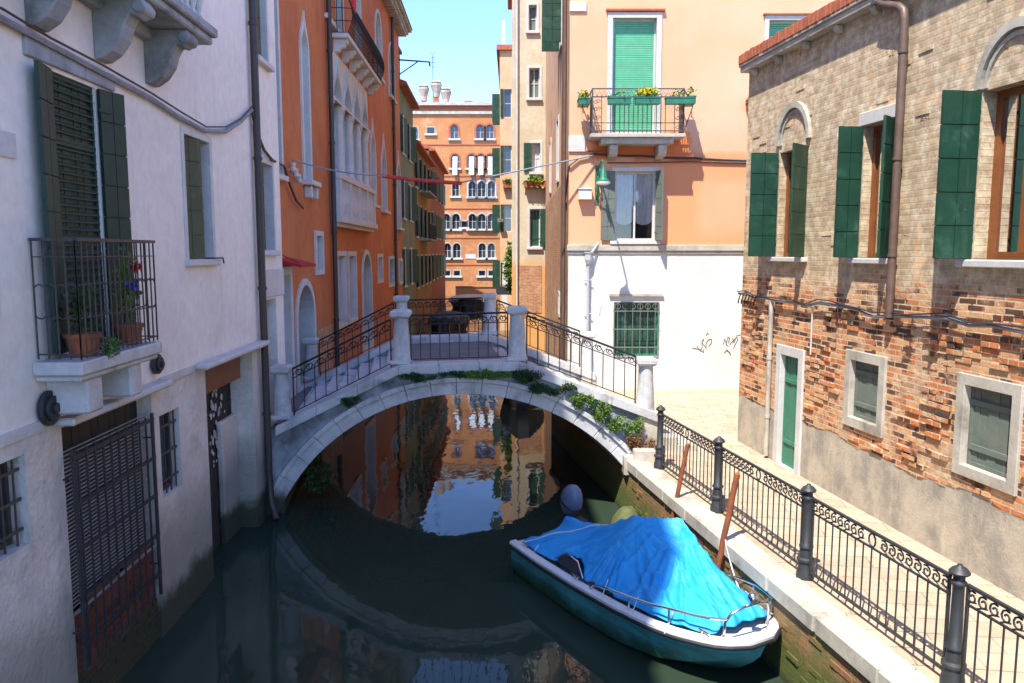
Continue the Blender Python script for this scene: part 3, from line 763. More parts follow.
# arch heads above the capitals
heads = []
for i in range(N4):
    a = A0+i*pw+.13; b2 = A0+(i+1)*pw-.13
    P = opoly(a,b2,ztop-1.05,ztop,'ogee'); heads.append(P)
arc.sheet(B, [(A0-.12,ztop-1.07),(A1+.12,ztop-1.07),(A1+.12,ztop+.30),(A0-.12,ztop+.30)], heads, .05, rev=.22, edge=.05)
for i in range(N4):   # raised hood on every arch
    a = A0+i*pw+.13; b2 = A0+(i+1)*pw-.13
    arc.ring(B, opoly(a,b2,ztop-1.05,ztop,'ogee'), opoly(a,b2,ztop-1.05,ztop,'ogee',.07), .05, .11)
loggia = arc.build('arcade', M['marble'], Ho.root)
for i in range(N4+1):
    u = A0+i*pw; c = MB(); hh = ztop-1.07-zb
    u = min(max(u,A0+.06),A1-.06)
    c.lathe(B.p(u,zb,-.06), [(.21,0),(.21,.08),(.17,.14),(.155,.2),(.135,hh-.45),(.16,hh-.38),(.145,hh-.34),(.21,hh-.12),(.23,hh-.1),(.23,hh)], 12)
    c.build('column', M['marble'], loggia, smooth=True)
c = MB()
for i in range(N4):
    a = A0+i*pw; 
    c.box(B, a+.2, a+pw-.2, zb, ztop+.0, -.46, -.42)
c.build('pane', M['glass'], loggia)
c = MB()
for i in range(N4):
    a = A0+i*pw; c.box(B, a+pw/2-.04, a+pw/2+.04, zb, ztop-.3, -.44, -.36); c.box(B, a+.1,a+pw-.1, zb+(ztop-zb)*.55, zb+(ztop-zb)*.55+.08,-.44,-.37)
c.build('window_frame', M['marble'], loggia)
s_ = MB(); s_.box(B, A0-.35, A1+.35, ztop+.95, ztop+1.08, 0, .1); s_.build('string_course', M['marble'], Ho.root)
# balustrade below it
bz0 = bz(352,226)+.0; bz1 = zb-.02
bl = MB(); bl.box(B, A0-.2, A1+.2, bz1-.16, bz1, 0, .30); bl.box(B, A0-.2, A1+.2, bz0, bz0+.16, 0, .34); bl.box(B, A0-.15,A1+.15, bz0-.12, bz0, 0, .2)
for i in range(5): bl.box(B, A0-.15+i*(A1-A0)/4-.0, A0-.15+i*(A1-A0)/4+.3, bz0+.16, bz1-.16, .0, .28)
for i in range(24):
    u = A0+.1+i*(A1-A0-.1)/24
    bl.lathe(B.p(u,bz0+.16,.18), [(.07,0),(.04,.08),(.085,(bz1-bz0-.32)*.4),(.035,(bz1-bz0-.32)*.85),(.07,bz1-bz0-.32)], 8)
bl.build('balustrade', M['marble'], Ho.root)
# iron balcony above
bA, bB = bu(337), bu(372)
zf = bz(345,46)+.0
zf = B.z(338,36,.0)-.15
bal = MB(); bal.box(B, bA, bB, zf-.14, zf, 0, .48)
ba = bal.build('balcony', M['marble'], Ho.root, bevel=.02); ba['label'] = 'stone balcony with bulging black iron railing on the orange palace'
for i in range(6):
    u = bA+.15+i*(bB-bA-.5)/5; br = MB()
    br.prism([B.p(u,z,d) for d,z in ((0,zf-.14),(.42,zf-.14),(.42,zf-.24),(.34,zf-.28),(.31,zf-.36),(.20,zf-.40),(.17,zf-.48),(0,zf-.52))], B.p(.24,0,0)-B.p(0,0,0))
    br.build('bracket', M['marble'], ba, bevel=.015)
r = MB()
def belly(t): return .09*math.sin(math.pi*min(1,t*1.2))
def pathpt(s_):
    L1 = .44; L2 = bB-bA-.1
    if s_ < L1: return (bA+.05, s_)
    if s_ < L1+L2: return (bA+.05+s_-L1, L1)
    return (bB-.05, L1-(s_-L1-L2))
tot = .44*2+bB-bA-.1; nb = 46
for i in range(nb+1):
    s_i = tot*i/nb; u,d = pathpt(s_i)
    out = .44 < s_i < tot-.44
    r.tube([B.p(u-(0 if out else (.12*math.sin(math.pi*t/6) if s_i<1 else -.12*math.sin(math.pi*t/6))), zf+1.05*t/6, d+(.16*math.sin(math.pi*t/6) if out else 0)) for t in range(7)], .014, 4)
for t in (0.02,.35,.7,1.05):
    r.tube([B.p(pathpt(tot*i/30)[0], zf+t, pathpt(tot*i/30)[1]+(.15*math.sin(math.pi*t/1.05) if .44<tot*i/30<tot-.44 else 0)) for i in range(31)], .02 if t>1 else .012, 4)
r.build('balcony_railing', M['iron_black'], ba)
fb = MB()
for i in range(9):
    fb.box(B, bA+.5+i*.06, bA+.56+i*.06, zf+.7-.1*(i%3), zf+1.9-.05*i, .5+.03*(i%2), .53+.03*(i%2))
tag(fb.build('red_flag', M['red_flower']), 'red cloth flag hanging by the iron balcony of the orange palace', 'flag')
for (x0,x1,y0,y1,kd) in ((379,384.5,22,82,'round'),(391.5,396.5,52,102,'round')):
    bwin(x0,x1,y0,y1,kd, rev=.2, sill=(.12,.15,.12,'marble'), nz=3, **S1)
window(Ho, B, 24.3,25.2, zf+.1, zf+3.0, 'round', rev=.2, nz=3, name='balcony_door', **S1)
window(Ho, B, 27.6,28.5, zf+.1, zf+3.0, 'round', rev=.2, nz=3, name='balcony_door', **S1)
for (x0,x1,y0,y1) in ((371.8,376.5,128,205),(382.5,387,142,211),(397.5,401,158,228)):
    bwin(x0,x1,y0,y1,'ogee', rev=.2, sill=(.15,.18,.12,'marble'), nz=4, **S1)
bwin(315.5,321.5,236,270, rev=.2, **S1)
bwin(336.5,344,256,325, rev=.2, nz=3, name='tall_panelled_opening', sur=(.15,.05,'marble'), frame='marble', pane='pale_grey')
bwin(347.5,354.5,256,320, rev=.2, nz=3, name='tall_panelled_opening', sur=(.15,.05,'marble'), frame='marble', pane='pale_grey')
bwin(361.5,370,254,350,'round', rev=.4, name='arched_door', sur=(.17,.05,'marble'), frame='brown_dark', pane='green_faded', style='boards')
bwin(377.5,381.5,257,280, rev=.2, **S1)
bwin(388.5,393.5,259,284, rev=.2, **S1)
bwin(398.5,401.5,261,282, rev=.2, **S1)
u0,u1 = 18.55, 20.25
window(Ho, B, u0, u1, 1.7, 4.15, 'round', rev=.5, name='arched_door', sur=(.16,.05,'marble'), frame='brown_dark', pane='brown_dark', style='boards')
window(Ho, B, 17.1, 17.95, 1.7, 4.45, rev=.2, name='door', sur=(.18,.05,'marble'), frame='marble', pane='pale_grey', style='boards')
bb = MB(); bb.box(B, 20.7, 23.6, -.5, 2.9, -.01, .025); bb.build('exposed_brick_base', M['brick_low'], Ho.root)
ZT = 15.55
b0, b1 = B.p(16.06,0,0), B.p(YE,0,0)
Ho.wall(M['orange'], [(B,16.06,YE,-.5,ZT)])
bx = MB(); bx.add([(b1.x,b1.y,-.5),(-14,b1.y,-.5),(-14,b1.y,ZT),(b1.x,b1.y,ZT),(b0.x,b0.y,ZT),(-14,b0.y,ZT),(-14,b0.y,-.5),(b0.x,b0.y,-.5)], [(0,1,2,3),(3,2,5,4),(4,5,6,7)]); bx.build('side_wall', M['orange'], Ho.root)
cn = MB(); cn.box(B, 16.0, YE+.35, ZT+.0, ZT+.14, -.1, .45); cn.box(B, 16.0, YE+.45, ZT+.14, ZT+.26, -.1, .6)
for i in range(60):
    u = 16.1+i*.4
    cn.box(B, u, u+.16, ZT-.2, ZT, 0, .4)
cn.build('cornice', M['stone_tan'], Ho.root, bevel=.01)
rf = MB(); c0, c1 = B.p(16.0,0,.65), B.p(YE+.5,0,.65)
rf.add([(c0.x,c0.y,ZT+.27),(c1.x,c1.y,ZT+.27),(-10,c1.y,ZT+2.2),(-10,c0.y,ZT+2.2),(-14,c1.y,ZT+.27),(-14,c0.y,ZT+.27)], [(0,1,2,3),(3,2,4,5),(1,4,2),(0,3,5)]); rf.build('roof', M['tile_red'], Ho.root)
for ud in (bu(333.5)-.35, bu(393.5)):
    dp = MB(); dp.tube([B.p(ud,ZT,.11),B.p(ud,1.0,.11)], .07, 8)
    for z in (3,5.5,8,10.5,13): dp.lathe(B.p(ud,z,.11), [(.085,-.04),(.09,0),(.085,.04)], 8)
    dp.build('drainpipe', M['pipe_dark'], Ho.root, smooth=True)
ab = MB(); pz = B.p(YE,0,.0)
ab.tube([(pz.x,YE,14.3),(pz.x+1.5,YE,14.2)],.04,5); ab.tube([(pz.x,YE,13.6),(pz.x+.9,YE,14.2)],.03,5); ab.tube([(pz.x+1.5,YE,14.2),(pz.x+1.5,YE,14.0)],.04,5)
ab.build('iron_wall_arm', M['iron_black'], Ho.root)
aw = MB(); aw.hexa([B.p(16.9,4.72,0),B.p(18.3,4.72,0),B.p(18.3,4.62,.55),B.p(16.9,4.62,.55),B.p(16.9,4.82,0),B.p(18.3,4.82,0),B.p(18.3,4.68,.55),B.p(16.9,4.68,.55)])
aw.tube([B.p(16.9,4.95,0),B.p(16.95,4.72,.5)],.012,4)
aw.build('door_awning', M['red_awning'], Ho.root)

pp = []
for x_,y_ in ((252,112),(258,135),(264,150),(272,160)):
    u,z = A.at(x_,y_,.06); pp.append(A.p(u,z,.06))
for x_,y_ in ((284,166),(290,185),(296,200),(303,208)):
    u,z = B.at(x_,y_,.1); pp.append(B.p(u,z,.1))
cable('cable', pp, .03, M['pipe_dark'], 'dark drooping cable at the corner between the white house and the orange palace', 0, 4)
u,z = B.at(288,172,.0)
m = MB()
for k in range(3): m.lathe(B.p(u+.25*k,z-.1*k,.12), [(.04,0),(.07,.03),(.07,.09),(.04,.12),(.06,.15),(.06,.2)], 8); m.tube([B.p(u+.25*k,z-.1*k+.05,0),B.p(u+.25*k,z-.1*k+.05,.14)],.02,5)
m.build('insulator_rack', M['marble'], Ho.root)

# ================================================================= three darker houses beyond on the left
def lefthouse(lbl, y0, y1, top, mat, wins, loc, roofm='tile_red', xoff=0.0):
    Fh = Fr(-4.75+xoff, 0, -.0214, 1, 1)
    h = House('canal_house', lbl, 'house', loc, group='dark canal houses in a row beyond the orange palace')
    for (ua,ub,za,zb_,a1,a2) in wins:
        window(h, Fh, ua, ub, za, zb_, rev=.2, frame='marble', pane='glass', sur=(.1,.03,'marble'), sill=(.1,.1,.1,'marble'), sh=dict(l=a1, r=a2))
    h.wall(mat, [(Fh,y0+.01,y1,-.5,top)])
    a, b_ = Fh.p(y0+.01,0,0), Fh.p(y1,0,0)
    bx = MB(); bx.add([(a.x,a.y,-.5),(-13,a.y,-.5),(-13,a.y,top),(a.x,a.y,top),(b_.x,b_.y,-.5),(-13,b_.y,-.5),(-13,b_.y,top),(b_.x,b_.y,top)], [(0,1,2,3),(4,5,6,7)]); bx.build('side_wall', mat, h.root)
    r_ = MB(); r_.add([(a.x+.4,a.y,top),(b_.x+.4,b_.y,top),(-9,b_.y,top+1.3),(-9,a.y,top+1.3),(-13,b_.y,top),(-13,a.y,top)], [(0,1,2,3),(3,2,4,5),(1,4,2),(0,3,5)])
    r_.prism([(a.x+.42,a.y,top-.15),(b_.x+.42,b_.y,top-.15),(b_.x-.3,b_.y,top-.15),(a.x-.3,a.y,top-.15)], (0,0,.14))
    r_.build('roof', M[roofm], h.root)
    return h, Fh
h1, F1 = lefthouse('greenish grey house with dark green shutters next to the orange palace', 40.0, 47.0, 13.3, M['olive'],
    [(41.2,42.2,z,z+1.9,170,168) for z in (3.2,6.7,10.0)]+[(44.4,45.4,z,z+1.9,172,150) for z in (3.2,6.7,10.0)], (-9,40,0))
h2, F2 = lefthouse('ochre house with stained dark walls and iron balconies, middle of the shaded row', 47.0, 60.0, 11.4, M['ochre'],
    [(u,u+1.0,z,z+1.9,165,172) for u in (48.5,51.5,54.5,57.5) for z in (2.8,5.9,8.9)], (-9,47,0), xoff=-.05)
for z in (5.8, 8.8):
    bl = MB(); bl.box(F2, 50.5, 56.5, z-.12, z, 0, .7)
    o = bl.build('balcony', M['stone_dirty'], h2.root); r = MB()
    for i in range(34): r.box(F2, 50.55+i*.176, 50.575+i*.176, z, z+.95, .64, .67)
    r.box(F2, 50.5,56.5, z+.95,z+1.0,.62,.68); r.build('balcony_railing', M['iron_black'], o)
h3, F3 = lefthouse('dull red house at the far end of the shaded row', 60.0, 78.0, 12.6, M['rust_red'],
    [(u,u+1.1,z,z+1.9,170,160) for u in (62,66,70,74) for z in (2.8,6.1,9.3)], (-9,60,0), xoff=-.15)
cp = MB(); pz = F1.p(41,0,-.3); cp.wbox(pz.x-.5,pz.x+.25,40.5,41.4,13.3,14.9); cp.wbox(pz.x-.6,pz.x+.35,40.4,41.5,14.9,15.05); cp.build('chimney', M['olive'], h1.root)

# ================================================================= far orange palace facing the camera
G = Fr(0, 90, 1, 0, 1)
Hf = House('far_palace', 'sunlit orange brick palace closing the canal with rows of arched windows and pot chimneys', 'building', (-5,90,0))
def gwin(x0,x1,y0,y1,kind='round',**kw):
    x0,x1 = 390+x0*.351, 390+x1*.351; y0,y1 = 60+y0*.351, 60+y1*.351
    u0,u1 = G.u(x0), G.u(x1); zt,zb_ = G.z(x0,y0), G.z(x0,y1)
    a = dict(rev=.3, frame='marble', pane='glass', sur=(.10,.05,'stone_tan'), sill=(.25,.2,.2,'marble')); a.update(kw)
    return window(Hf, G, u0,u1,zb_,zt,kind,**a)
for a,b_ in ((175,197),(247,270),(274,296)): gwin(a,b_,184,224, sur=(.2,.05,'tile_red'))
gwin(109,131,192,210,'rect',nx=1,nz=1)
gwin(66,84,190,226)
for a,b_ in ((176,199),(222,246),(248,272),(275,299)):
    f = gwin(a,b_,268,308, sur=(.18,.05,'tile_red'))
    u0,u1 = G.u(390+a*.351), G.u(390+b_*.351); zt = G.z(450,60+275*.351)
    m = MB(); m.hexa([G.p(u0+.2,zt-2.1,.55),G.p(u1-.2,zt-2.1,.55),G.p(u1-.2,zt-.1,.03),G.p(u0+.2,zt-.1,.03),G.p(u0+.2,zt-2.05,.6),G.p(u1-.2,zt-2.05,.6),G.p(u1-.2,zt-.02,.05),G.p(u0+.2,zt-.02,.05)])
    m.build('window_awning', M['cloth_white'], f)
gwin(178,198,350,388,'rect')
for a,b_ in ((224,246),(250,273),(278,300)): gwin(a,b_,345,390, sur=(.14,.06,'marble'))
m = MB(); u0,u1 = G.u(390+222*.351), G.u(390+302*.351); z0,z1 = G.z(450,60+412*.351), G.z(450,60+392*.351)
m.box(G,u0,u1,z0+.8,z1,0,.25); m.build('stone_parapet', M['stone_tan'], Hf.root)
m = MB(); z0,z1 = G.z(450,60+500*.351), G.z(450,60+486*.351); m.box(G,u0,u1,z0+.6,z1,0,.3); m.build('stone_parapet', M['stone_tan'], Hf.root)
for a,b_ in ((150,172),(177,200),(224,246),(250,273),(278,300)): gwin(a,b_,438,482, sur=(.16,.05,'stone_tan'))
gwin(203,220,459,477,'rect',nx=1,nz=1)
for a,b_ in ((153,174),(179,201),(252,273),(278,299)): gwin(a,b_,522,564)
m = MB(); m.box(G, G.u(390+215*.351), G.u(390+244*.351), G.z(450,60+566*.351), G.z(450,60+553*.351), 0,.05); m.build('stone_plaque', M['marble'], Hf.root)
for a,b_ in ((155,171),(181,199),(252,271),(280,299)): gwin(a,b_,600,615,'rect',nx=1,nz=1)
m = MB()
for yy in (237,250): pass
for yy,th in ((243,.12),(332,.1),(425,.12),(508,.1),(585,.1)):
    z = G.z(450,60+yy*.351); m.box(G, -14, 3.5, z, z+th, 0, .06)
m.build('string_course', M['tile_red'], Hf.root)
ZF = G.z(450,106)
Hf.wall(M['red_orange_far'], [(G,-14,3.5,-.5,ZF)])
m = MB(); m.wbox(-14,3.5,91.0,110,-.5,ZF-.01); m.build('rear_wall', M['red_orange_far'], Hf.root)
m = MB(); m.box(G,-14.2,3.7,ZF-.9,ZF-.55,0,.2); m.box(G,-14.3,3.8,ZF,ZF+.35,-.3,.5); m.build('cornice', M['stone_tan'], Hf.root)
m = MB(); m.box(G,-14,3.5,ZF-.55,ZF,0,.12); m.build('cornice_band', M['tile_red'], Hf.root)
m = MB(); m.add([(-14.3,89.6,ZF+.36),(3.8,89.6,ZF+.36),(0,98,ZF+1.8),(-11,98,ZF+1.8),(3.8,110,ZF+.36),(-14.3,110,ZF+.36)], [(0,1,2,3),(1,4,2),(0,3,5),(3,2,4,5)]); m.build('roof', M['tile_red'], Hf.root)
for (x,y0,big) in ((424.5,83,1),(437,79,1.05),(446.5,92,1),(468.5,94,.55)):
    u = G.u(x); zt = G.z(x,y0); m = MB(); rr = .42*big
    c = G.p(u,0,-1.2); m.lathe((c.x,c.y,ZF), [(.36*big,0),(.36*big,zt-1.7-ZF if zt-1.7>ZF else .4)], 4)
    o = m.build('chimney', M['tile_red'], Hf.root)
    m = MB(); zz = max(zt-1.75, ZF+.4); m.lathe((c.x,c.y,zz), [(rr*.8,0),(rr*.95,.5),(rr*1.45,1.2),(rr*1.5,1.25),(rr*1.5,1.45),(rr*.9,1.5),(rr*1.4,1.62),(rr*1.1,1.75)] if big>.6 else [(rr,0),(rr*2.4,.1),(rr*2.4,.3),(rr,.4)], 12)
    m.build('chimney_pot', M['stone_tan'] if big>.6 else M['tile_red'], o)
m = MB(); c = G.p(G.u(434),0,-1); m.tube([(c.x,c.y,ZF),(c.x,c.y,G.z(434,53))],.035,4)
for k in range(4): m.tube([(c.x-.35,c.y,ZF+4.4+k*.5),(c.x+.35,c.y,ZF+4.4+k*.5)],.02,4)
m.build('aerial', M['iron'], Hf.root)

# low brick parapet at the canal end
m = MB(); m.wbox(-6,3,84.0,84.6,-.5,1.25); m.wbox(-6,3,83.9,84.7,1.25,1.38)
tag(m.build('brick_parapet', M['red_orange_far']), 'low orange brick parapet along the far end of the canal', 'wall')

# ================================================================= right bank beyond the bridge: narrow orange house, beige house
K = Fr(0, 50, 1, 0, 1); KS = Fr(-.75, 50, 0, 1, -1)
Hk = House('narrow_orange_house', 'narrow orange house with green shutters and drying laundry behind the beige house', 'house', (0,50,0))
for z in (2.6, 6.2, 9.8, 13.2):
    window(Hk, K, -.52,-.02, z, z+1.7, rev=.15, nx=1, frame='marble', pane='glass', sh=dict(l=172, w=.2))
    window(Hk, KS, 2.0, 3.0, z, z+1.8, rev=.2, frame='marble', pane='glass', sh=dict(l=95, r=100))
Hk.wall(M['orange_side'], [(K,-.75,4,-.5,17.2),(KS,0,30,-.5,17.2)])
m = MB(); m.wbox(-.95,4.2,49.8,80,17.2,17.5); m.build('roof', M['tile_red'], Hk.root)
m = MB(); m.wbox(-.9,-.55,49.5,49.9,6.8,7.0); m.build('balcony', M['stone_dirty'], Hk.root)
m = MB(); m.box(K,-.62,-.42,17.2,19.0,-.6,-.1); m.build('chimney', M['marble'], Hk.root)
L_ = Fr(0, 36, 1, 0, 1); LS = Fr(0.0, 36, 0, 1, -1)
Hb = House('beige_house', 'tall narrow beige house with green shutters and exposed brick base, beyond the bridge', 'house', (1,36,0))
def lwin(x0,x1,y0,y1,**kw):
    a = dict(rev=.2, frame='marble', pane='glass', sur=(.1,.04,'marble'), sill=(.12,.12,.12,'marble')); a.update(kw)
    return window(Hb, L_, L_.u(x0), L_.u(x1), L_.z(x0,y1), L_.z(x0,y0), **a)
lwin(528,536,5,31, nx=1, pane='green_faded'); lwin(528.5,539,68,98, pane='green_faded')
lwin(531.5,540,143,172, curtain=False, pane='curtain', sh=dict(l=176, w=.36)); lwin(529.5,540,209,247, pane='green_shutter', style='boards', sh=dict(r=165, w=.42))
Hb.wall(M['beige'], [(L_,0,1.499,-.5,19.5),(LS,0,13.9,-.5,19.5)])
m = MB(); m.wbox(-.25,1.49,35.75,49.7,19.5,19.8); m.build('roof', M['tile_red'], Hb.root)
m = MB(); m.tube([(.22,35.88,19.4),(.22,35.88,.5)],.05,8); m.build('drainpipe', M['marble'], Hb.root, smooth=True)
m = MB(); m.box(L_,.15,1.35,2.2,4.35,-.01,.03); m.build('exposed_brick_base', M['brick_low'], Hb.root)

def leafclump(m, c, rx_, ry_, rz_, n, s, rnd):
    for _ in range(n):
        th = rnd.uniform(0,6.283); ph = math.acos(rnd.uniform(-1,1)); q = rnd.random()**.45
        p = Vector(c)+Vector((rx_*q*math.sin(ph)*math.cos(th), ry_*q*math.sin(ph)*math.sin(th), rz_*q*math.cos(ph)))
        a = Vector((rnd.uniform(-1,1),rnd.uniform(-1,1),rnd.uniform(-.3,1))).normalized(); b_ = a.cross(Vector((rnd.uniform(-1,1),rnd.uniform(-1,1),rnd.uniform(-1,1)))).normalized()
        L = s*rnd.uniform(.4,1.0)*(2.0 if rnd.random()<.12 else 1.35); W = L*rnd.uniform(.25,.45)
        m.add([p, p+a*L*.5+b_*W, p+a*L, p+a*L*.5-b_*W], [(0,1,2,3)])
rl = random.Random(5)
def flowerbox(name, label, cat, fr, u0, u1, z0, d0, d1, h, boxmat, leafs, flowers, fmat, group=None, hang=0.0, ls=.07):
    t = thing(name, label, cat, tuple(fr.p((u0+u1)/2, z0, (d0+d1)/2)), 0, group)
    b = MB(); b.box(fr,u0,u1,z0,z0+h,d0,d1); b.box(fr,u0-.015,u1+.015,z0+h-.03,z0+h,d0-.015,d1+.015); b.build('trough', boxmat, t, bevel=.006)
    c = fr.p((u0+u1)/2, z0+h+.08-hang, (d0+d1)/2)
    if leafs:
        m = MB(); leafclump(m, c, (u1-u0)/2, (d1-d0)*.8, .13+hang, leafs, ls, rl); m.build('foliage', M['leaf'], t)
    if flowers:
        m = MB(); leafclump(m, c+Vector((0,0,.05)), (u1-u0)/2, (d1-d0)*.9, .1, flowers, .05, rl); m.build('flowers', fmat, t)
flowerbox('flower_box', 'window box of trailing yellow and green plants on the beige house', 'flower box', L_, .55, 1.5, L_.z(532,188), .05, .35, .3, M['terracotta'], 300, 420, M['yellow_flower'], hang=.16, ls=.14)
flowerbox('flower_box', 'small window box with orange flowers on the narrow orange house', 'flower box', K, -.55, 0.0, 8.9, .05, .35, .3, M['terracotta'], 120, 60, M['orange'], ls=.14)
m = MB(); p = (0,0)
for k in range(3):
    y_ = 43+k*.35; m.add([( -.25,y_,2.0+.3*k),(-.55,y_+.5,2.1+.3*k),(-.5,y_+.5,4.6),(-.22,y_,4.7)], [(0,1,2,3)])
o = m.build('hanging_laundry', M['cloth_white']); tag(o, 'white laundry hanging over the canal beside the narrow orange house', 'laundry')
sm = o.modifiers.new('th','SOLIDIFY'); sm.thickness = .01
m = MB(); m.wbox(-.75,-.02,37.2,37.26,2.95,3.35); m.tube([(0.0,37.23,3.4),(-.75,37.23,3.4)],.02,5)
tag(m.build('hanging_sign', M['iron']), 'small grey blank sign board projecting from the corner of the beige house', 'sign')
t = thing('creeper', 'green creeper trailing beside the exposed brick of the beige house', 'plant', (-.1,36.5,1))
m = MB(); leafclump(m, (-.12,37.0,4.2), .22,.5,1.3, 500, .16, rl); m.build('foliage', M['leaf'], t)

# ================================================================= peach house
FX = 1.51
P_ = Fr(0, 21.3, 1, 0, 1); PS = Fr(FX, 21.3, 0, 1, -1)
Hp = House('peach_house', 'peach and white house in full sun with green blinds and a flowered balcony', 'house', (6,21.3,0))
def pu(px, py=250): return P_.u(px, py)
def pz(py): return P_.z(620,py)
w_ = window(Hp, P_, pu(612,75), pu(656,75), pz(133), pz(18), rev=.16, name='balcony_door', style='roller', pane='green_roller', frame='marble', sur=(.13,.04,'marble'))
m = MB(); m.box(P_, pu(606,10),pu(665,10),pz(11.5),pz(9.5),0,.09); m.build('stone_cornice', M['tile_red'], w_)
w_ = window(Hp, P_, pu(768,45), pu(807,45), pz(72), pz(20), rev=.16, style='roller', pane='green_roller', frame='marble', sur=(.11,.04,'marble'))
m = MB(); m.box(P_, pu(763,15),pu(812,15),pz(15.5),pz(14),0,.09); m.build('stone_cornice', M['tile_red'], w_)
window(Hp, P_, pu(614), pu(655), pz(241), pz(171), rev=.14, pane='glass_clear', frame='marble', nz=1, curtain='scallop', fw=.07, sur=(.10,.035,'marble'), sill=(.12,.1,.09,'marble'),
       sh=dict(l=170, r=105, mat='green_faded', w=.38))
w_ = window(Hp, P_, pu(613.5,330), pu(658.5,330), pz(356), pz(302), rev=.16, pane='green_shutter', frame='green_iron', style='boards', bars=(6,3,.03,'green_faded','s'))
m = MB(); m.box(P_, pu(609,295),pu(663,295),pz(295)-.03,pz(295)+.03,0,.07); m.build('stone_ledge', M['stone_tan'], w_)
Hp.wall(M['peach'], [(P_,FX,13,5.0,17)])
Hp.wall(M['bright_white'], [(P_,FX,13,.6,5.0)], name='lower_wall')
window(Hp, PS, 3.3, 4.4, 11.2, 13.8, rev=.2, pane='glass', frame='marble', sur=(.1,.04,'marble'), sh=dict(l=95, r=90), name='window')
window(Hp, PS, 4.6, 5.5, 7.3, 9.2, rev=.2, pane='glass', frame='marble', sur=(.1,.04,'marble'))
window(Hp, PS, 9.6, 10.5, 7.3, 9.2, rev=.2, pane='glass', frame='marble', sur=(.1,.04,'marble'))
window(Hp, PS, 3.6, 4.1, 3.0, 3.6, rev=.15, nx=1, nz=1, pane='glass', frame='marble', sur=(.1,.03,'marble'))
Hp.wall(M['orange_side'], [(PS,0,14.7,7.0,17)], name='side_wall')
Hp.wall(M['brick_low'], [(PS,0,14.7,-.5,7.0)], name='side_wall')
m = MB(); m.wbox(FX-.3,13.2,21.0,36,17,17.4); m.build('roof', M['tile_red'], Hp.root)
m = MB(); m.box(P_, FX-.04, 13, 4.98, 5.14, 0, .07); m.box(P_, FX-.02, 13, 4.90, 4.98, 0, .035); m.build('string_course', M['stone_tan'], Hp.root, bevel=.01)
for a_,b_ in ((152,136),(12,2)):
    m = MB(); m.box(P_, FX-.02, FX+.42, pz(a_), pz(b_), 0, .05); m.build('corner_stone', M['marble'], Hp.root, bevel=.01)
m = MB(); m.box(P_, FX+.4, FX+1.2, pz(152), pz(150.5), 0, .04); m.build('thin_ledge', M['tile_red'], Hp.root)
for xx in (.45,1.0):
    m = MB(); q = PS.p(xx,0,.1); m.tube([(q.x,q.y,16.8),(q.x,q.y,1.3)],.05,8); m.build('drainpipe', M['pipe_brown'], Hp.root, smooth=True)
# balcony
zs = pz(137.5); x0,x1 = pu(591,110)-.08, pu(688,110)-.2; D = .72
bal = MB(); bal.box(P_, x0,x1, zs-.09, zs, 0, D); bal.box(P_, x0+.28,x1-.28, zs-.24, zs-.09, 0, D-.1)
ba = bal.build('balcony', M['stone_tan'], Hp.root, bevel=.012)
for uc in (x0+.62, x1-.55):
    m = MB(); m.prism([P_.p(uc-.11,z,d) for d,z in ((0,zs-.24),(.55,zs-.24),(.58,zs-.34),(.5,zs-.5),(.4,zs-.56),(.3,zs-.5),(0,zs-.6))], P_.p(.22,0,0)-P_.p(0,0,0)); m.build('bracket', M['stone_tan'], ba, bevel=.02)
r = MB(); d = D-.05; H_ = 1.1
for k in range(2):
    z = zs+(1.1,.9)[k]
    r.box(P_, x0+.04,x1-.04, z,z+.03, d-.015,d+.015)
    for xx in (x0+.05,x1-.05): r.box(P_, xx-.015,xx+.015, z,z+.03, 0, d)
r.box(P_, x0+.04,x1-.04, zs+.06,zs+.085, d-.012,d+.012); r.box(P_, x0+.04,x1-.04, zs+.26,zs+.28, d-.010,d+.010)
n = 20
for i in range(n+1):
    xx = x0+.05+(x1-x0-.1)*i/n
    if i in (0,2,n-2,n) or (3<i<n-3): r.tube([P_.p(xx,zs,d),P_.p(xx,zs+(1.1 if i in (0,n) else .9),d)], .011 if i not in (0,n) else .02, 5)
    if i < n:
        xm = xx+(x1-x0-.1)/n/2
        r.tube([P_.p(xx,zs+.92,d),P_.p(xm,zs+1.08,d),P_.p(xx+(x1-x0-.1)/n,zs+.92,d)], .007, 4)
for xx in (x0+.05,x1-.05):
    for i in range(1,6): r.tube([P_.p(xx,zs,d*i/6),P_.p(xx,zs+.9,d*i/6)], .011, 5)
    r.tube([P_.p(xx,zs+.02,d),P_.p(xx-(.25 if xx<3 else -.25),zs+.7,d-.1),P_.p(xx,zs+1.1,d)], .014, 5)
ex = P_.p(1,0,0)-P_.p(0,0,0); ez = Vector((0,0,1))
for i in (1,n-1):
    for zc in (zs+.17,zs+.4,zs+.62,zs+.8):
        for s_ in (-1,1): r.tube(spiral(P_.p(x0+.05+(x1-x0-.1)*i/n+s_*.035,zc,d), ex, ez, .06, 1.2, 9, 0 if s_>0 else 3.14), .008, 4)
r.build('balcony_railing', M['iron_brown'], ba)
grp = 'green flower boxes on the peach house balcony'
sp_ = [(570+170*.19, 570+290*.19, 30, 0, 'empty looking green flower box, second from the left on the peach balcony rail'),
       (570+305*.19, 570+435*.19, 160, 420, 'green flower box overflowing with yellow flowers at the middle of the balcony rail'),
       (570+455*.19, 570+600*.19, 50, 0, 'longest green flower box, right of the yellow flowers on the balcony rail')]
for a,b_,nl,nf,lb in sp_:
    flowerbox('flower_box', lb, 'flower box', P_, pu(a)-.0,pu(b_)-.04, zs+.70, D+.0, D+.2, .17, M['green_iron'], nl, nf, M['yellow_flower'], grp)
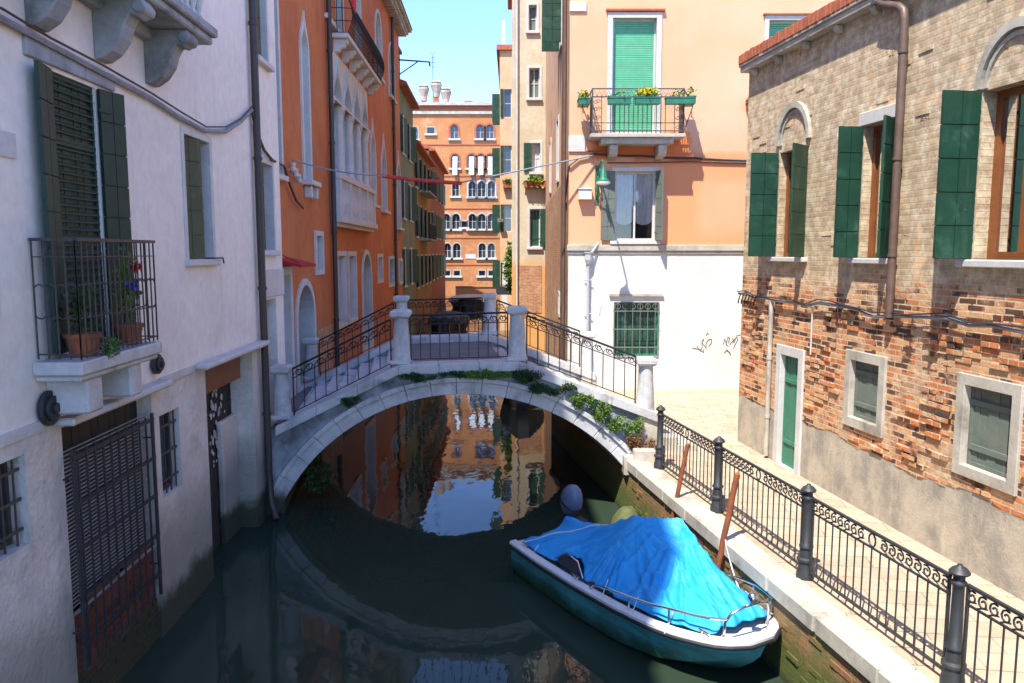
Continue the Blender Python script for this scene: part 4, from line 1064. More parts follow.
flowerbox('flower_box', 'green flower box at the left end of the balcony with tall yellowish plants', 'flower box', P_, x0-.30,x0-.02, zs+.72, .25,.72, .17, M['green_iron'], 110, 60, M['yellow_flower'], grp)
flowerbox('flower_box', 'green flower pot box at the right end of the balcony with sparse plants', 'flower box', P_, x1+.02,x1+.24, zs+.74, .25,.72, .2, M['green_iron'], 40, 0, M['yellow_flower'], grp)
# lamp on its bracket
xl = pu(597,170)-.0
lt = thing('wall_lamp', 'green wrought iron lamp with white shade on a bracket under the balcony', 'lamp', tuple(P_.p(xl,6.6,0)))
m = MB(); zl = 7.12
m.box(P_, xl-.05, xl+.05, zl-.9, zl+.1, 0, .03)
m.tube([P_.p(xl,zl,0),P_.p(xl,zl+.08,.5),P_.p(xl,zl+.1,1.2),P_.p(xl,zl+.02,1.5)], .022, 6)
m.tube([P_.p(xl,zl-.8,0),P_.p(xl,zl-.55,.35),P_.p(xl,zl-.15,.55),P_.p(xl,zl+.05,.8)], .02, 6)
ed = P_.p(0,0,1)-P_.p(0,0,0)
for c_,s0,rr in ((P_.p(xl,zl-.28,.25),1,.2),(P_.p(xl,zl-.12,.62),0,.13),(P_.p(xl,zl-.6,.14),2,.12)): m.tube(spiral(c_,ed,ez,rr,1.3,14,s0), .016, 5)
m.build('bracket', M['green_iron'], lt)
c = P_.p(xl,0,1.5)
m = MB(); m.lathe((c.x,c.y,zl-.45), [(.15,0),(.16,.02),(.11,.07),(.09,.10),(.085,.22),(.04,.28),(.02,.46)], 14); m.build('lamp_hood', M['green_iron'], lt, smooth=True)
m = MB(); m.lathe((c.x,c.y,zl-.55), [(.10,.02),(.17,.05),(.175,.1)], 14); m.build('lamp_glass', M['fibre'], lt, smooth=True)
m = MB(); q = P_; m.box(P_, pu(577.5),pu(590.5),pz(200),pz(190),0,.22); m.box(P_, pu(577),pu(591),pz(190),pz(189),0,.25)
tag(m.build('junction_box', M['fibre'], bevel=.01), 'white electrical box on the peach wall left of the lamp', 'electrical box')
m = MB(); xd = pu(588)
m.lathe(P_.p(xd,4.62,.12), [(.06,0),(.1,.12),(.1,.3),(.12,.3),(.12,.33)], 8); m.tube([P_.p(xd,4.65,.12),P_.p(xd,1.15,.12)], .035, 8)
for z in (4.2,3.3,2.4): m.tube([P_.p(xd-.1,z,.05),P_.p(xd+.1,z,.12)], .015, 4)
m.tube([P_.p(xd+.28,5.2,.05),P_.p(xd+.1,4.95,.15),P_.p(xd,4.9,.12)], .03, 6)
m.build('drainpipe', M['pale_grey'], Hp.root)
# graffiti: scrawled strokes
def stroke(m, pts, fr=P_, d=.006, w=.014):
    P = [fr.at(x,y) for x,y in pts]
    for (a,b_) in zip(P[:-1],P[1:]):
        A_,B2 = fr.p(a[0],a[1],d), fr.p(b_[0],b_[1],d); t = B2-A_
        if t.length<1e-4: continue
        nn = t.cross(fr.p(0,0,1)-fr.p(0,0,0)).normalized()*w
        m.obox(A_-nn*.5-t*.05, t*1.1, nn, (fr.p(0,0,1)-fr.p(0,0,0))*.003)
m = MB()
k_ = .205
def g1(l): return [(630+x*k_,340+y*k_) for x,y in l]
for s_ in ([(303,38),(318,42),(330,44),(345,48)],[(345,48),(352,35),(350,12),(360,-4),(352,2)],[(325,30),(342,52),(360,60),(356,46)],[(350,12),(362,28),(372,40),(370,20),(378,4),(388,-4),(398,-2),(396,16),(384,30)],[(372,-22),(376,-34),(384,-28)]): stroke(m, g1(s_))
m.build('graffiti', M['graffiti'], Hp.root); m = MB()
for s_ in ([(455,20),(462,-5),(470,22),(480,30)],[(468,20),(478,-14),(486,-8),(480,14)],[(486,22),(500,6),(520,-14),(526,0),(512,22),(505,40)],[(470,45),(482,58),(492,76),(486,60),(470,52),(460,62)],[(500,-10),(506,14),(514,-2)],[(520,-20),(538,-26)]): stroke(m, g1(s_))
m.build('graffiti', M['graffiti'], Hp.root)
m = MB(); stroke(m, [(500+278*.351,200+300*.351),(500+284*.351,200+328*.351),(500+289*.351,200+300*.351)]); m.build('graffiti', M['pale_grey'], Hp.root)

# cables across the canal and along the facades
a = B.p(B.u(292,160,.1), B.z(292,160,.1), .1); e = Vector((pu(592),21.3-.12,pz(156)))
l1 = a.lerp(e,.28)-Vector((0,0,.40)); l2 = a.lerp(e,.51)-Vector((0,0,.62))
t = thing('canal_cable', 'cable with a red sleeved middle stretched across the canal above the bridge', 'cable', tuple(a))
def sagpts(p,q,s,n=10): return [p.lerp(q,i/n)-Vector((0,0,s*4*(i/n)*(1-i/n))) for i in range(n+1)]
m = MB(); m.tube(sagpts(a,l1,.08),.018,6); m.tube(sagpts(l2,e,-.0),.022,6); m.build('cable', M['grey_cable'], t, smooth=True)
m = MB(); m.tube(sagpts(l1-Vector((.1,0,0)),l2+Vector((.1,0,0)),.02),.045,8); m.build('red_sleeve', M['red_sleeve'], t, smooth=True)
cable('facade_cable', [P_.p(pu(592),pz(154),.06),P_.p(pu(640),pz(156),.04),P_.p(pu(690),pz(158),.04),P_.p(pu(760),pz(161),.04)], .028, M['iron'], 'dark cable running along the peach facade under the balcony', .02)
cable('facade_cable', [P_.p(pu(606),pz(163),.06),P_.p(pu(690),pz(161.5),.04),P_.p(pu(760),pz(163),.04)], .02, M['pipe_brown'], 'brownish second cable just below the dark one on the peach facade', .01)
cable('facade_cable', [P_.p(pu(592),pz(155),.06),P_.p(pu(578),pz(158),.06),P_.p(FX,pz(166),.06),Vector((FX-.06,21.9,6.4)),Vector((FX-.06,23,6.5))], .03, M['pipe_brown'], 'brownish cable bending round the corner of the peach house', .0)

# ================================================================= brick house on the right
R = Fr(6.84, 0, -.139, 1, -1)
sR = math.hypot(.139,1)
def ru(px,py=252,d=0): return R.u(px,py,d)
def rz(px,py,d=0): return R.z(px,py,d)
Hr = House('brick_house', 'old sunlit brick house with dark green shutters and crumbling red lower bricks, right side', 'house', (9,6,0))
WO = dict(frame='wood', rev=.16, fw=.07)
un,uf = ru(806,210), ru(778,210)
w1_ = window(Hr, R, un, uf, 4.86, 6.72, pane='glass_clear', curtain=True, sill=(.12,.10,.08,'marble'), nz=1, sh=dict(l=128, r=92), **WO)
un,uf = ru(893,190), ru(862,190)
w2_ = window(Hr, R, un, uf, 4.86, 6.78, pane='glass_clear', curtain=True, sill=(.14,.10,.08,'marble'), nz=1, sh=dict(l=128, r=90), **WO)
m = MB(); m.box(R, un-.1,uf+.1,6.785,6.98,-.05,.05); m.build('stone_lintel', M['marble'], w2_, bevel=.01)
uf = ru(978,180); un = uf-.98
w3_ = window(Hr, R, un, uf, 4.86, 6.82, pane='glass_clear', curtain=True, sill=(.16,.12,.09,'marble'), nz=1, sh=dict(l=150, r=90), frame='wood', rev=.2, fw=.09)
for wn,ua,ub in ((w1_,ru(806,210),ru(778,210)),(w3_,un,uf)):
    c_ = (ua+ub)/2; h_ = (ub-ua)/2; zc = 6.84; mm = MB()
    o_ = [(c_+(h_+.09)*math.cos(math.pi*k/16), zc+(h_+.09)*1.15*math.sin(math.pi*k/16)) for k in range(17)]
    i_ = [(c_+(h_-.0)*math.cos(math.pi*k/16), zc+(h_-.0)*1.15*math.sin(math.pi*k/16)) for k in range(17)]
    for k in range(16): mm.fprism(R, [i_[k],o_[k],o_[k+1],i_[k+1]], -.05, .06)
    o2 = [(c_+(h_-.02)*math.cos(math.pi*k/16), zc+(h_-.02)*1.15*math.sin(math.pi*k/16)) for k in range(17)]
    i2 = [(c_+(h_-.07)*math.cos(math.pi*k/16), zc+(h_-.07)*1.15*math.sin(math.pi*k/16)) for k in range(17)]
    for k in range(16): mm.fprism(R, [i2[k],o2[k],o2[k+1],i2[k+1]], -.05, .025)
    mm.build('blind_arch', M['stone_tan'], wn)
m = MB(); u_ = ru(963,218,.06); z_ = rz(963,221); m.box(R,u_-.02,u_+.12,z_-.02,z_+.08,.05,.07)
# door and low windows
un,uf = ru(798,410), ru(780,410)
dd_ = window(Hr, R, un, uf, ZQ+.006, 3.13, frame='green_door', pane='green_door', style='boards', rev=.09, name='door', sur=(.16,.035,'marble'))
for (a,b_,y0,y1,sw) in ((880,851,362,422,.14),(1013,964,389,474,.13)):
    xm=(a+b_)/2; ua,ub = ru(a,(y0+y1)/2), ru(b_,(y0+y1)/2)
    zt_,zb2 = rz(xm,y0), rz(xm,y1)
    window(Hr, R, ua, ub, zb2, zt_, frame='green_faded', pane='green_faded', style='boards', rev=.08, sur=(sw,.04,'stone_tan'))
window(Hr, R, 3.0, 3.9, 2.45, 3.35, frame='green_faded', pane='green_faded', style='boards', rev=.14, sur=(.14,.04,'stone_tan'))
window(Hr, R, 4.6, 5.6, 4.86, 6.82, pane='glass_clear', curtain=True, sill=(.16,.12,.09,'marble'), nz=1, sh=dict(l=150, r=150), frame='wood', rev=.2, fw=.09)
ZE = 8.42; U0, U1 = -3.0, 15.9*sR
rb = random.Random(11)
# bricks standing proud of the crumbling face; shapes of the wall itself
def clear(u,z,du,dz):
    for poly,_ in Hr.ops[id(R)][1]:
        xs=[p[0] for p in poly]; zs_=[p[1] for p in poly]
        if u+du>min(xs)-.2 and u<max(xs)+.2 and z+dz>min(zs_)-.2 and z<max(zs_)+.2: return False
    return True
off = R.o.x*R.t.x+R.o.y*R.t.y
for k in range(2600):
    row = rb.randint(26, 102); z = row*.08
    if z > 4.2 and rb.random() > .12: continue
    if z > 8.2: continue
    colb = rb.randint(0, 56); u = colb*.30 + (.15 if row%2 else 0) - off
    if u < .3 or u > U1-.3: continue
    if mnoise.noise(Vector((u*.6, z*.9, 3.0))) < (-.02 if z<4.2 else .1): continue
    if not clear(u,z,.29,.07): continue
    d_ = rb.uniform(.008, .042 if z<4.2 else .014)
    Hr.extra.box(R, u+.010, u+.290, z+.009, z+.071, -.01, d_)
Hr.wall(M['brick_house'], [(R,U0,U1,.6,ZE)])
e1 = R.p(U1,0,0); e0 = R.p(U0,0,0)
m = MB(); m.add([(e1.x,e1.y,.6),(14,e1.y,.6),(14,e1.y,ZE),(e1.x,e1.y,ZE),(e0.x,e0.y,.6),(14,e0.y,.6),(14,e0.y,ZE),(e0.x,e0.y,ZE)], [(0,1,2,3),(4,5,6,7)]); m.build('side_wall', M['brick_house'], Hr.root)
# eave: stone gutter and a dentil row of red tiles
m = MB(); m.box(R,U0,U1+.05,ZE,ZE+.10,-.1,.17); m.box(R,U0,U1+.06,ZE+.10,ZE+.15,-.1,.20); m.build('stone_eave', M['stone_tan'], Hr.root, bevel=.01)
m = MB(); u = U0
while u < U1:
    m.box(R,u,u+.115,ZE+.15,ZE+.33+rb.uniform(-.01,.01),-.1,.215+rb.uniform(-.01,.01)); u += .13
m.build('tile_edge', M['tile_red'], Hr.root, bevel=.008)
m = MB(); a_,b_ = R.p(U0,ZE+.31,.16), R.p(U1,ZE+.31,.16); m.add([a_,b_,(12,b_.y,ZE+2.2),(12,a_.y,ZE+2.2)],[(0,1,2,3)]); m.build('roof', M['tile_red'], Hr.root)
for k in range(16):
    u = 1.0+k*.98; m = MB(); m.prism([R.p(u-.06,z,d) for d,z in ((0,ZE),(.13,ZE),(.12,ZE-.07),(.06,ZE-.12),(0,ZE-.13))], R.p(.12,0,0)-R.p(0,0,0)); m.build('corbel', M['stone_tan'], Hr.root, bevel=.015)
up_ = ru(893,250,.1)
m = MB(); m.tube([R.p(up_+.55,8.40,.13),R.p(up_+.45,8.34,.13),R.p(up_+.12,8.22,.12),R.p(up_+.03,8.14,.11),R.p(up_,8.0,.11),R.p(up_,4.05,.11)], .055, 10)
for z in (7.6,6.2,4.9): m.lathe(R.p(up_,z,.11), [(.066,-.02),(.068,0),(.066,.02)], 10)
m.build('drainpipe', M['pipe_brown'], Hr.root, smooth=True)
up2 = ru(769,370,.05)
m = MB(); m.tube([R.p(up2,4.05,.05),R.p(up2,1.15,.05)], .045, 8); 
for z in (1.9,3.0): m.lathe(R.p(up2,z,.05), [(.056,-.03),(.056,.03)], 8)
m.build('pale_conduit', M['stone_tan'], Hr.root, smooth=True)
up3 = ru(812,320,.03); m = MB(); m.tube([R.p(up3,4.08,.03),R.p(up3,3.25,.03)],.014,6); m.build('thin_conduit', M['marble'], Hr.root)
pts=[]
for i in range(40):
    u = 1.0+(U1-1.0)*i/39; pts.append(R.p(u, 4.10+.03*math.sin(u*2.1)-(.05 if i%5==2 else 0), .07))
cable('wall_cable', pts, .024, M['grey_cable'], 'grey cable clipped along the brick house wall under the first floor windows', 0, 1)
cable('wall_cable', [p+Vector((-.03,0,.045+.02*math.sin(i*1.7))) for i,p in enumerate(pts)], .012, M['iron'], 'thin dark wire twisting along the grey cable on the brick house', 0, 1)
m = MB()
for i in range(6):
    u = U1-.15-i*.14; m.tube([R.p(u,4.12,.1),R.p(u+.02,4.0,.13),R.p(u+.05,3.93,.12)],.012,4)
m.build('cable_ends', M['iron_black'], Hr.root)
flowerbox('flower_pot', 'small hanging pot with yellow flowers at the far corner of the brick house', 'flower pot', P_, pu(741),pu(746)+.1, pz(110), .02, .25, .18, M['terracotta'], 40, 60, M['yellow_flower'], ls=.09)

# ================================================================= stone footbridge
YB = 14.6; SH = -.137; WB = 5.1
AX, AZ, AR = -.89, -1.58, 3.905
bt_ = thing('stone_footbridge', 'small arched stone footbridge with white pillars and black iron railings over the canal', 'bridge', (0,YB,0))
def bp(s,z,q): return Vector((s+SH*q, YB+q, z))
class BF:
    t = Vector((1,0)); n = Vector((SH,-1))
    def p(self,u,z,d=0.0): return bp(u,z,-d)
BR = BF()
def coping(s):
    if s < -2.12: return 2.86-(-2.12-s)*.50
    if s > .13: return 2.93-(s-.13)*.375
    return 2.86+(s+2.12)*.031
def arcz(s, r=AR):
    v = r*r-(s-AX)**2
    return AZ+math.sqrt(v) if v > 0 else -.6
S0, S1_ = -4.35, 2.74
ss = [S0+(S1_-S0)*i/80 for i in range(81)]
def strip(m, fs, q0, q1, zl, zu):
    b = len(m.v)
    for s in fs: m.v += [bp(s,zl(s),q0),bp(s,zu(s),q0),bp(s,zu(s),q1),bp(s,zl(s),q1)]
    for i in range(len(fs)-1):
        for k in range(4): m.f.append((b+4*i+k, b+4*i+(k+1)%4, b+4*i+4+(k+1)%4, b+4*i+4+k))
    m.f += [(b,b+1,b+2,b+3),(b+4*len(fs)-1,b+4*len(fs)-2,b+4*len(fs)-3,b+4*len(fs)-4)]
low = lambda s: max(arcz(s), -.6)
for q0_,q1_ in ((0,.36),(WB-.36,WB)):
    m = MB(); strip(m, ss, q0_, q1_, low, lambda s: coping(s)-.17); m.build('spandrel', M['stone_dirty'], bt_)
m = MB(); strip(m, ss, .36, WB-.36, low, lambda s: max(coping(s)-.5, arcz(s)+.12)); m.build('arch_barrel', M['brick_low'], bt_)
# left abutment reaching the houses
m = MB(); 
m.prism([(-4.9,14.5+.12,-.6),(-4.34,14.5+.12,-.6),(-5.1,19.9,-.6),(-5.6,19.9,-.6)], (0,0,2.22)); m.build('abutment', M['stone_dirty'], bt_)
# voussoirs
aL = math.pi-math.asin((0.0-AZ)/AR)+.06; aR_ = math.asin((0.0-AZ)/AR)-.1
nv = 21
for side, q0, q1 in ((0,-.05,.3),(1,WB-.3,WB+.05)):
    m = MB()
    for i in range(nv):
        a0 = aL+(aR_-aL)*i/nv-.0012*0; a1 = aL+(aR_-aL)*(i+1)/nv
        sub = 3; g_ = .0012
        for (r0,r1,qe) in ((AR-.01,AR+.22,0),(AR+.22,AR+.31,.05)):
            P = [(AX+r0*math.cos(a0-g_+(a1-a0+2*g_)*k/sub), AZ+r0*math.sin(a0-g_+(a1-a0+2*g_)*k/sub)) for k in range(sub+1)]
            P += [(AX+r1*math.cos(a0-g_+(a1-a0+2*g_)*k/sub), AZ+r1*math.sin(a0-g_+(a1-a0+2*g_)*k/sub)) for k in range(sub,-1,-1)]
            qa = q0-(qe if side==0 else 0); qb = q1+(qe if side==1 else 0)
            m.prism([bp(s,z,qa) for s,z in P], bp(0,0,qb)-bp(0,0,qa))
    m.build('arch_ring', M['stone'], bt_, bevel=.008)
# coping stones
def cop(sa,sb,q0,q1):
    m.hexa([bp(sa,coping(sa)-.18,q0),bp(sb,coping(sb)-.18,q0),bp(sb,coping(sb)-.18,q1),bp(sa,coping(sa)-.18,q1),bp(sa,coping(sa),q0),bp(sb,coping(sb),q0),bp(sb,coping(sb),q1),bp(sa,coping(sa),q1)])
for q0,q1 in ((-.09,.40),(WB-.40,WB+.09)):
    m = MB()
    for a,b_,n in ((-4.45,-2.12,3),(-2.12,.13,3),(.13,2.72,3)):
        for i in range(n): cop(a+(b_-a)*i/n+(.003 if i else 0), a+(b_-a)*(i+1)/n-(.003 if i<n-1 else 0), q0, q1)
    m.build('coping', M['stone'], bt_, bevel=.012)
m = MB(); m.prism([bp(-2.0,2.60,.41),bp(.0,2.68,.41),bp(.0,2.68,WB-.41),bp(-2.0,2.60,WB-.41)], (0,0,.10)); 
dk = m.build('deck', M['paving_grey'], bt_)
for i in range(7):
    s = -2.0-.345*i; z = 2.70-.155*i
    zl_ = max(z-.32, min(arcz(s)+.03, z-.17)); m = MB(); m.hexa([bp(s-.40,zl_,.41),bp(s,zl_,.41),bp(s,zl_,WB-.41),bp(s-.40,zl_,WB-.41),bp(s-.40,z-.155,.41),bp(s,z-.155,.41),bp(s,z-.155,WB-.41),bp(s-.40,z-.155,WB-.41)])
    m.build('step', M['stone'], bt_, bevel=.012)
for i in range(10):
    s = .0+.36*i; z = 2.78-.155*(i+1)
    if z < ZQ+.02: break
    q1_ = WB-.41
    zl_ = max(z-.35, min(arcz(s)+.03, z-.02)) if s+.4 < 2.3 else ZQ-.05
    m = MB(); m.hexa([bp(s,zl_,.41),bp(s+.40,zl_,.41),bp(s+.40,zl_,q1_),bp(s,zl_,q1_),bp(s,z,.41),bp(s+.40,z,.41),bp(s+.40,z,q1_),bp(s,z,q1_)])
    m.build('step', M['stone_tan'], bt_, bevel=.012)
m = MB(); m.prism([bp(-5.0,1.55,.41),bp(-4.30,1.55,.41),bp(-4.30,1.55,WB+.3),bp(-5.0,1.55,WB+.3)], (0,0,.10)); m.build('landing', M['paving_grey'], bt_)
# pillars
def pillar(s, q, zb, lab=None, w=.155, h=None):
    m = MB(); c = bp(s,0,q); h = h or 1.0
    sq = lambda r,z: (r*1.414, z)
    m.lathe((c.x,c.y,zb), [sq(w+.035,0),sq(w+.035,.07)], 4)
    n8 = 20; m.lathe((c.x,c.y,zb+.07), [(w+.03,0),(w+.02,.02),(w*.88,h-.3),(w*.88,h-.22),(w+.0,h-.20)], n8)
    m.lathe((c.x,c.y,zb+h-.14), [sq(w*.9,0),sq(w+.02,.03),sq(w+.03,.05),sq(w+.03,.13),sq(w*.9,.155)], 4)
    o = m.build('pillar', M['stone'], bt_, bevel=.01)
q_f, q_r = .17, WB-.17
for q in (q_f, q_r):
    pillar(-4.34, q, coping(-4.25)+.02); pillar(-2.06, q, coping(-2.06)+.0); pillar(.12, q, coping(.12)+.0)
    pillar(2.55, q, coping(2.55)-.12, h=1.06)
for q in (q_f,q_r): 
    m = MB(); c = bp(2.58,0,q); m.wbox(c.x-.20,c.x+.20,c.y-.20,c.y+.20,1.0,coping(2.55)-.12)
    m.build('pillar_plinth', M['stone_tan'], bt_, bevel=.015)
m = MB(); c = bp(2.40,0,-.05); m.wbox(c.x-.15,c.x+.25,c.y-.32,c.y+.1,ZQ-.1,ZQ+.22); m.wbox(c.x-.32,c.x+.0,c.y-.2,c.y+.12,ZQ-.3,ZQ+.08); m.build('end_block', M['stone_tan'], bt_, bevel=.02)
# railings
def rail_panel(sa, sb, q, n, lab=None):
    m = MB(); H1, H2 = .90, .72
    def zz(s, h): return coping(s)+h
    if abs(coping((sa+sb)/2)-(coping(sa)+coping(sb))/2) > .01: pass
    za, zb_ = coping(sa), coping(sb)
    Z = lambda s,h: za+(zb_-za)*(s-sa)/(sb-sa)+h
    for h,r_ in ((H1,.022),(H2,.010),(.07,.010)):
        m.tube([bp(sa,Z(sa,h),q),bp(sb,Z(sb,h),q)], r_, 6)
    for i in range(n+1):
        s = sa+(sb-sa)*i/n; e = i in (0,n)
        m.tube([bp(s,Z(s,-.01 if e else .07),q),bp(s,Z(s,H1 if e else H2),q)], .015 if e else .0095, 5)
        if i < n:
            w_ = (sb-sa)/n; sm = s+w_/2; sl = (zb_-za)/(sb-sa)
            ex_ = Vector((1,0,sl)); m.tube(spiral(bp(sm+.02,Z(sm,(H1+H2)/2-.01),q), ex_, Vector((0,0,1)), .072, 1.35, 12, 2.2), .008, 4)
            m.tube([bp(s+w_*(.5-.5*math.cos(math.pi*k/6)), Z(s+w_*(.5-.5*math.cos(math.pi*k/6)), H2+.005+.11*math.sin(math.pi*k/6)), q) for k in range(7)], .007, 4)
    m.build('railing', M['iron_black'], bt_)
for q in (q_f, q_r):
    rail_panel(-4.12, -2.26, q, 9); rail_panel(-1.88, -.06, q, 10); rail_panel(.30, 2.36, q, 10)

# weeds and dry growth on the bridge face
rw = random.Random(21)
wd = [(-3.0,-.08,.22,.16,'leaf_dark','dark weeds on the shaded left slope of the bridge face'),
      (-1.75,-.10,.30,.18,'leaf_dark','dark green weeds under the left end of the middle railing'),
      (-1.1,-.10,.24,.15,'leaf_dark','thin dark weeds left of the bushy clump at the bridge crown'),
      (-.50,-.13,.40,.24,'leaf','bushy green weeds at the crown of the bridge under the middle railing'),
      (.12,-.10,.42,.24,'leaf_dark','dark ivy patch under the right middle pillar of the bridge'),
      (.72,-.12,.42,.24,'leaf_dark','ivy hanging on the bridge face under the start of the right railing'),
      (1.25,-.13,.22,.16,'leaf','small bright green tuft halfway down the right coping'),
      (1.62,-.14,.18,.13,'leaf','tiny sunlit tuft between two larger weeds on the right slope'),
      (2.08,-.15,.32,.28,'leaf','largest bright green bush at the low right end of the bridge'),
      (2.38,-.14,.24,.22,'dry_leaf','dry brown weeds at the foot of the right bridge end')]
for s,q,rx_,rz_,mt,lb in wd:
    zr = arcz(s, AR+.31); zt_ = coping(s)-.18; zc = (max(zr,0)+zt_)/2+.02; rz_ = max(.10, (zt_-zr)/2+.05) if s < 2.3 else rz_
    if s < -2: zc = zt_-.05; rz_ = .14
    if mt=='dry_leaf': zc = 1.42
    c = bp(s,zc,q); t = thing('weed_clump', lb, 'weeds', tuple(c), 0, 'weeds growing on the bridge')
    m = MB(); n = int(1900*rx_/.3)
    n = int(n*(.8 if s > .9 else .6))
    for k in range(12):
        o_ = Vector((rw.uniform(-1,1)*rx_*.9, rw.uniform(-.04,.02), rw.uniform(-.7,.5)*rz_)) ; o_.z *= 1-abs(o_.x)/rx_*.7
        leafclump(m, c+o_, rx_*.34, .07, rz_*.42, n//12, .036, rw)
    m.build('foliage', M[mt], t)
for s,lb in ((-3.4,'dark moss and weeds hanging at the waterline under the left springing'),):
    c = Vector((-4.15,15.0,.25)); t = thing('weed_clump', lb, 'weeds', tuple(c), 0, 'weeds growing on the bridge')
    m = MB(); leafclump(m, c+Vector((.25,.5,.2)), .3,.5,.35, 900, .06, rw); m.build('foliage', M['leaf_dark'], t)

# ================================================================= quay railing
def px1(y): return 2.645+(13.82-y)*.176
ys_ = [13.82, 11.44, 9.03, 6.63, 4.23, 1.83]
qr = thing('quay_railing', 'dark grey cast iron railing with turned posts and scroll frieze along the sunny quay', 'railing', (px1(9),9,ZQ))
for y_ in ys_:
    m = MB(); c = (px1(y_), y_, ZQ)
    m.lathe(c, [(.105,0),(.105,.03),(.10,.10),(.085,.13),(.085,.20),(.105,.215),(.105,.24),(.075,.26),(.068,.34),(.062,.36),(.082,.375),(.082,.40),(.058,.42),(.050,.90),(.052,.95),(.068,.965),(.068,.985),(.05,1.0),(.05,1.04),(.085,1.06),(.09,1.075),(.06,1.11),(.025,1.13),(.02,1.145)], 12)
    m.build('post', M['iron'], qr, smooth=True)
for ya,yb in zip(ys_[:-1], ys_[1:]):
    m = MB()
    a = Vector((px1(ya),ya,ZQ)); b_ = Vector((px1(yb),yb,ZQ)); t = (b_-a); L = t.length; t.normalize()
    a = a+t*.10; L -= .2
    nn = Vector((-t.y,t.x,0))
    def bar(s0,s1,z0,z1,w): m.obox(a+t*s0+Vector((0,0,z0))-nn*w/2, t*(s1-s0), nn*w, Vector((0,0,z1-z0)))
    bar(0,L,.985,1.01,.035); bar(0,L,.82,.838,.02); bar(0,L,.10,.125,.03)
    bar(0,.025,.02,1.0,.025); bar(L-.025,L,.02,1.0,.025)
    n = 16
    for i in range(1,n):
        s = L*i/n; m.tube([a+t*s+Vector((0,0,.12)),a+t*s+Vector((0,0,.825))], .009, 5)
    n2 = 18
    for i in range(n2):
        s = L*(i+.5)/n2; zc = .91
        if i in (n2//2-1,n2//2):
            if i == n2//2: 
                sc_ = L/2; m.tube([a+t*(sc_+.055*math.cos(k*math.pi/6))+Vector((0,0,zc+.068*math.sin(k*math.pi/6))) for k in range(12)], .010, 5, closed=True)
            continue
        sg = 1 if i < n2/2 else -1
        m.tube(spiral(a+t*s+Vector((0,0,zc)), t*sg, Vector((0,0,1)), .062, 1.3, 12, 1.0), .0095, 5)
        m.tube([a+t*(s+sg*(-.06))+Vector((0,0,.84)), a+t*(s+sg*(-.015))+Vector((0,0,.862)), a+t*(s+sg*.05)+Vector((0,0,.88))], .008, 4)
    m.build('railing_panel', M['iron'], qr)

# mooring poles
def pole(lb, p, q, r):
    m = MB(); p = Vector(p); q = Vector(q)
    P = [p.lerp(q,i/8)+Vector((rw.uniform(-.006,.006),rw.uniform(-.006,.006),0)) for i in range(9)]
    m.tube(P, r, 8); m.lathe(tuple(q), [(r*.9,0),(r*.5,.02)], 8)
    tag(m.build('mooring_pole', M['rust'], smooth=True), lb, 'mooring pole', 'rusty mooring poles beside the boat')
pole('shorter rust brown pole leaning against the quay behind the boat', (2.36,12.15,-.3), (2.74,12.05,1.97), .036)
pole('taller rust brown pole leaning on the quay beside the boat bow', (2.62,10.30,-.3), (2.97,10.15,2.04), .042)

# algae covered mound by the quay corner
m = MB(); c = Vector((1.95,12.95,-.1)); N_=16; rows=[]
for i in range(7):
    ph = (i/6)*math.pi/2
    for k in range(N_):
        th = 2*math.pi*k/N_; rr = 1+.04*mnoise.noise(Vector((math.cos(th)*2,math.sin(th)*2,ph*2)))
        m.v.append(c+Vector((.34*math.cos(ph)*math.cos(th)*rr,.42*math.cos(ph)*math.sin(th)*rr,.78*math.sin(ph)*rr)))
for i in range(6):
    for k in range(N_): m.f.append((i*N_+k,i*N_+(k+1)%N_,(i+1)*N_+(k+1)%N_,(i+1)*N_+k))
tag(m.build('algae_covered_stone', M['olive_cover'], smooth=True, merge=True), 'olive green algae covered stone between the boat stern and the quay', 'stone')

# ================================================================= motor boat
hd = Vector((.49,-.87)).normalized(); th_ = math.atan2(-hd.x, hd.y)
BO = (.68, 12.20, 0)
bo = thing('motor_boat', 'teal hulled motor boat with white gunwale moored at the quay by the bridge', 'boat', BO, th_)
st = [ # y, half beam gunwale, half beam chine, z chine, z keel, z gunwale
 (0,.80,.76,.02,-.15,.49),(.8,.83,.79,.02,-.17,.49),(1.8,.84,.79,.03,-.18,.51),(2.7,.83,.74,.05,-.17,.55),(3.3,.79,.62,.10,-.14,.58),(3.7,.70,.46,.20,-.02,.605),(4.0,.56,.32,.31,.14,.62),(4.2,.38,.18,.42,.30,.628),(4.31,.17,.06,.50,.42,.632)]
m = MB(); cs = []
for (y,hg,hc,zc,zk,zg) in st:
    ring = [(hg,zg),(hg*.99,zg-.12),((hg+hc)/2+.02,(zg+zc)/2),(hc,zc),(hc*.5,(zc+zk)/2),(0,zk),(-hc*.5,(zc+zk)/2),(-hc,zc),(-(hg+hc)/2-.02,(zg+zc)/2),(-hg*.99,zg-.12),(-hg,zg)]
    cs.append(len(m.v)); m.v += [Vector((x,y,z)) for x,z in ring]
nr = 11
for i in range(len(st)-1):
    for k in range(nr-1): m.f.append((cs[i]+k,cs[i]+k+1,cs[i+1]+k+1,cs[i+1]+k))
m.f.append(tuple(cs[0]+k for k in range(nr))); m.f.append(tuple(cs[-1]+k for k in range(nr-1,-1,-1)))
m.build('hull', M['teal'], bo, local=True)
def gl(y):
    for a,b_ in zip(st[:-1],st[1:]):
        if a[0] <= y <= b_[0]:
            t=(y-a[0])/(b_[0]-a[0]); return a[1]+(b_[1]-a[1])*t, a[5]+(b_[5]-a[5])*t
    return st[-1][1], st[-1][5]
edge = []
for i in range(41):
    y = 4.31*i/40; hb,zg = gl(y); edge.append((hb,y,zg))
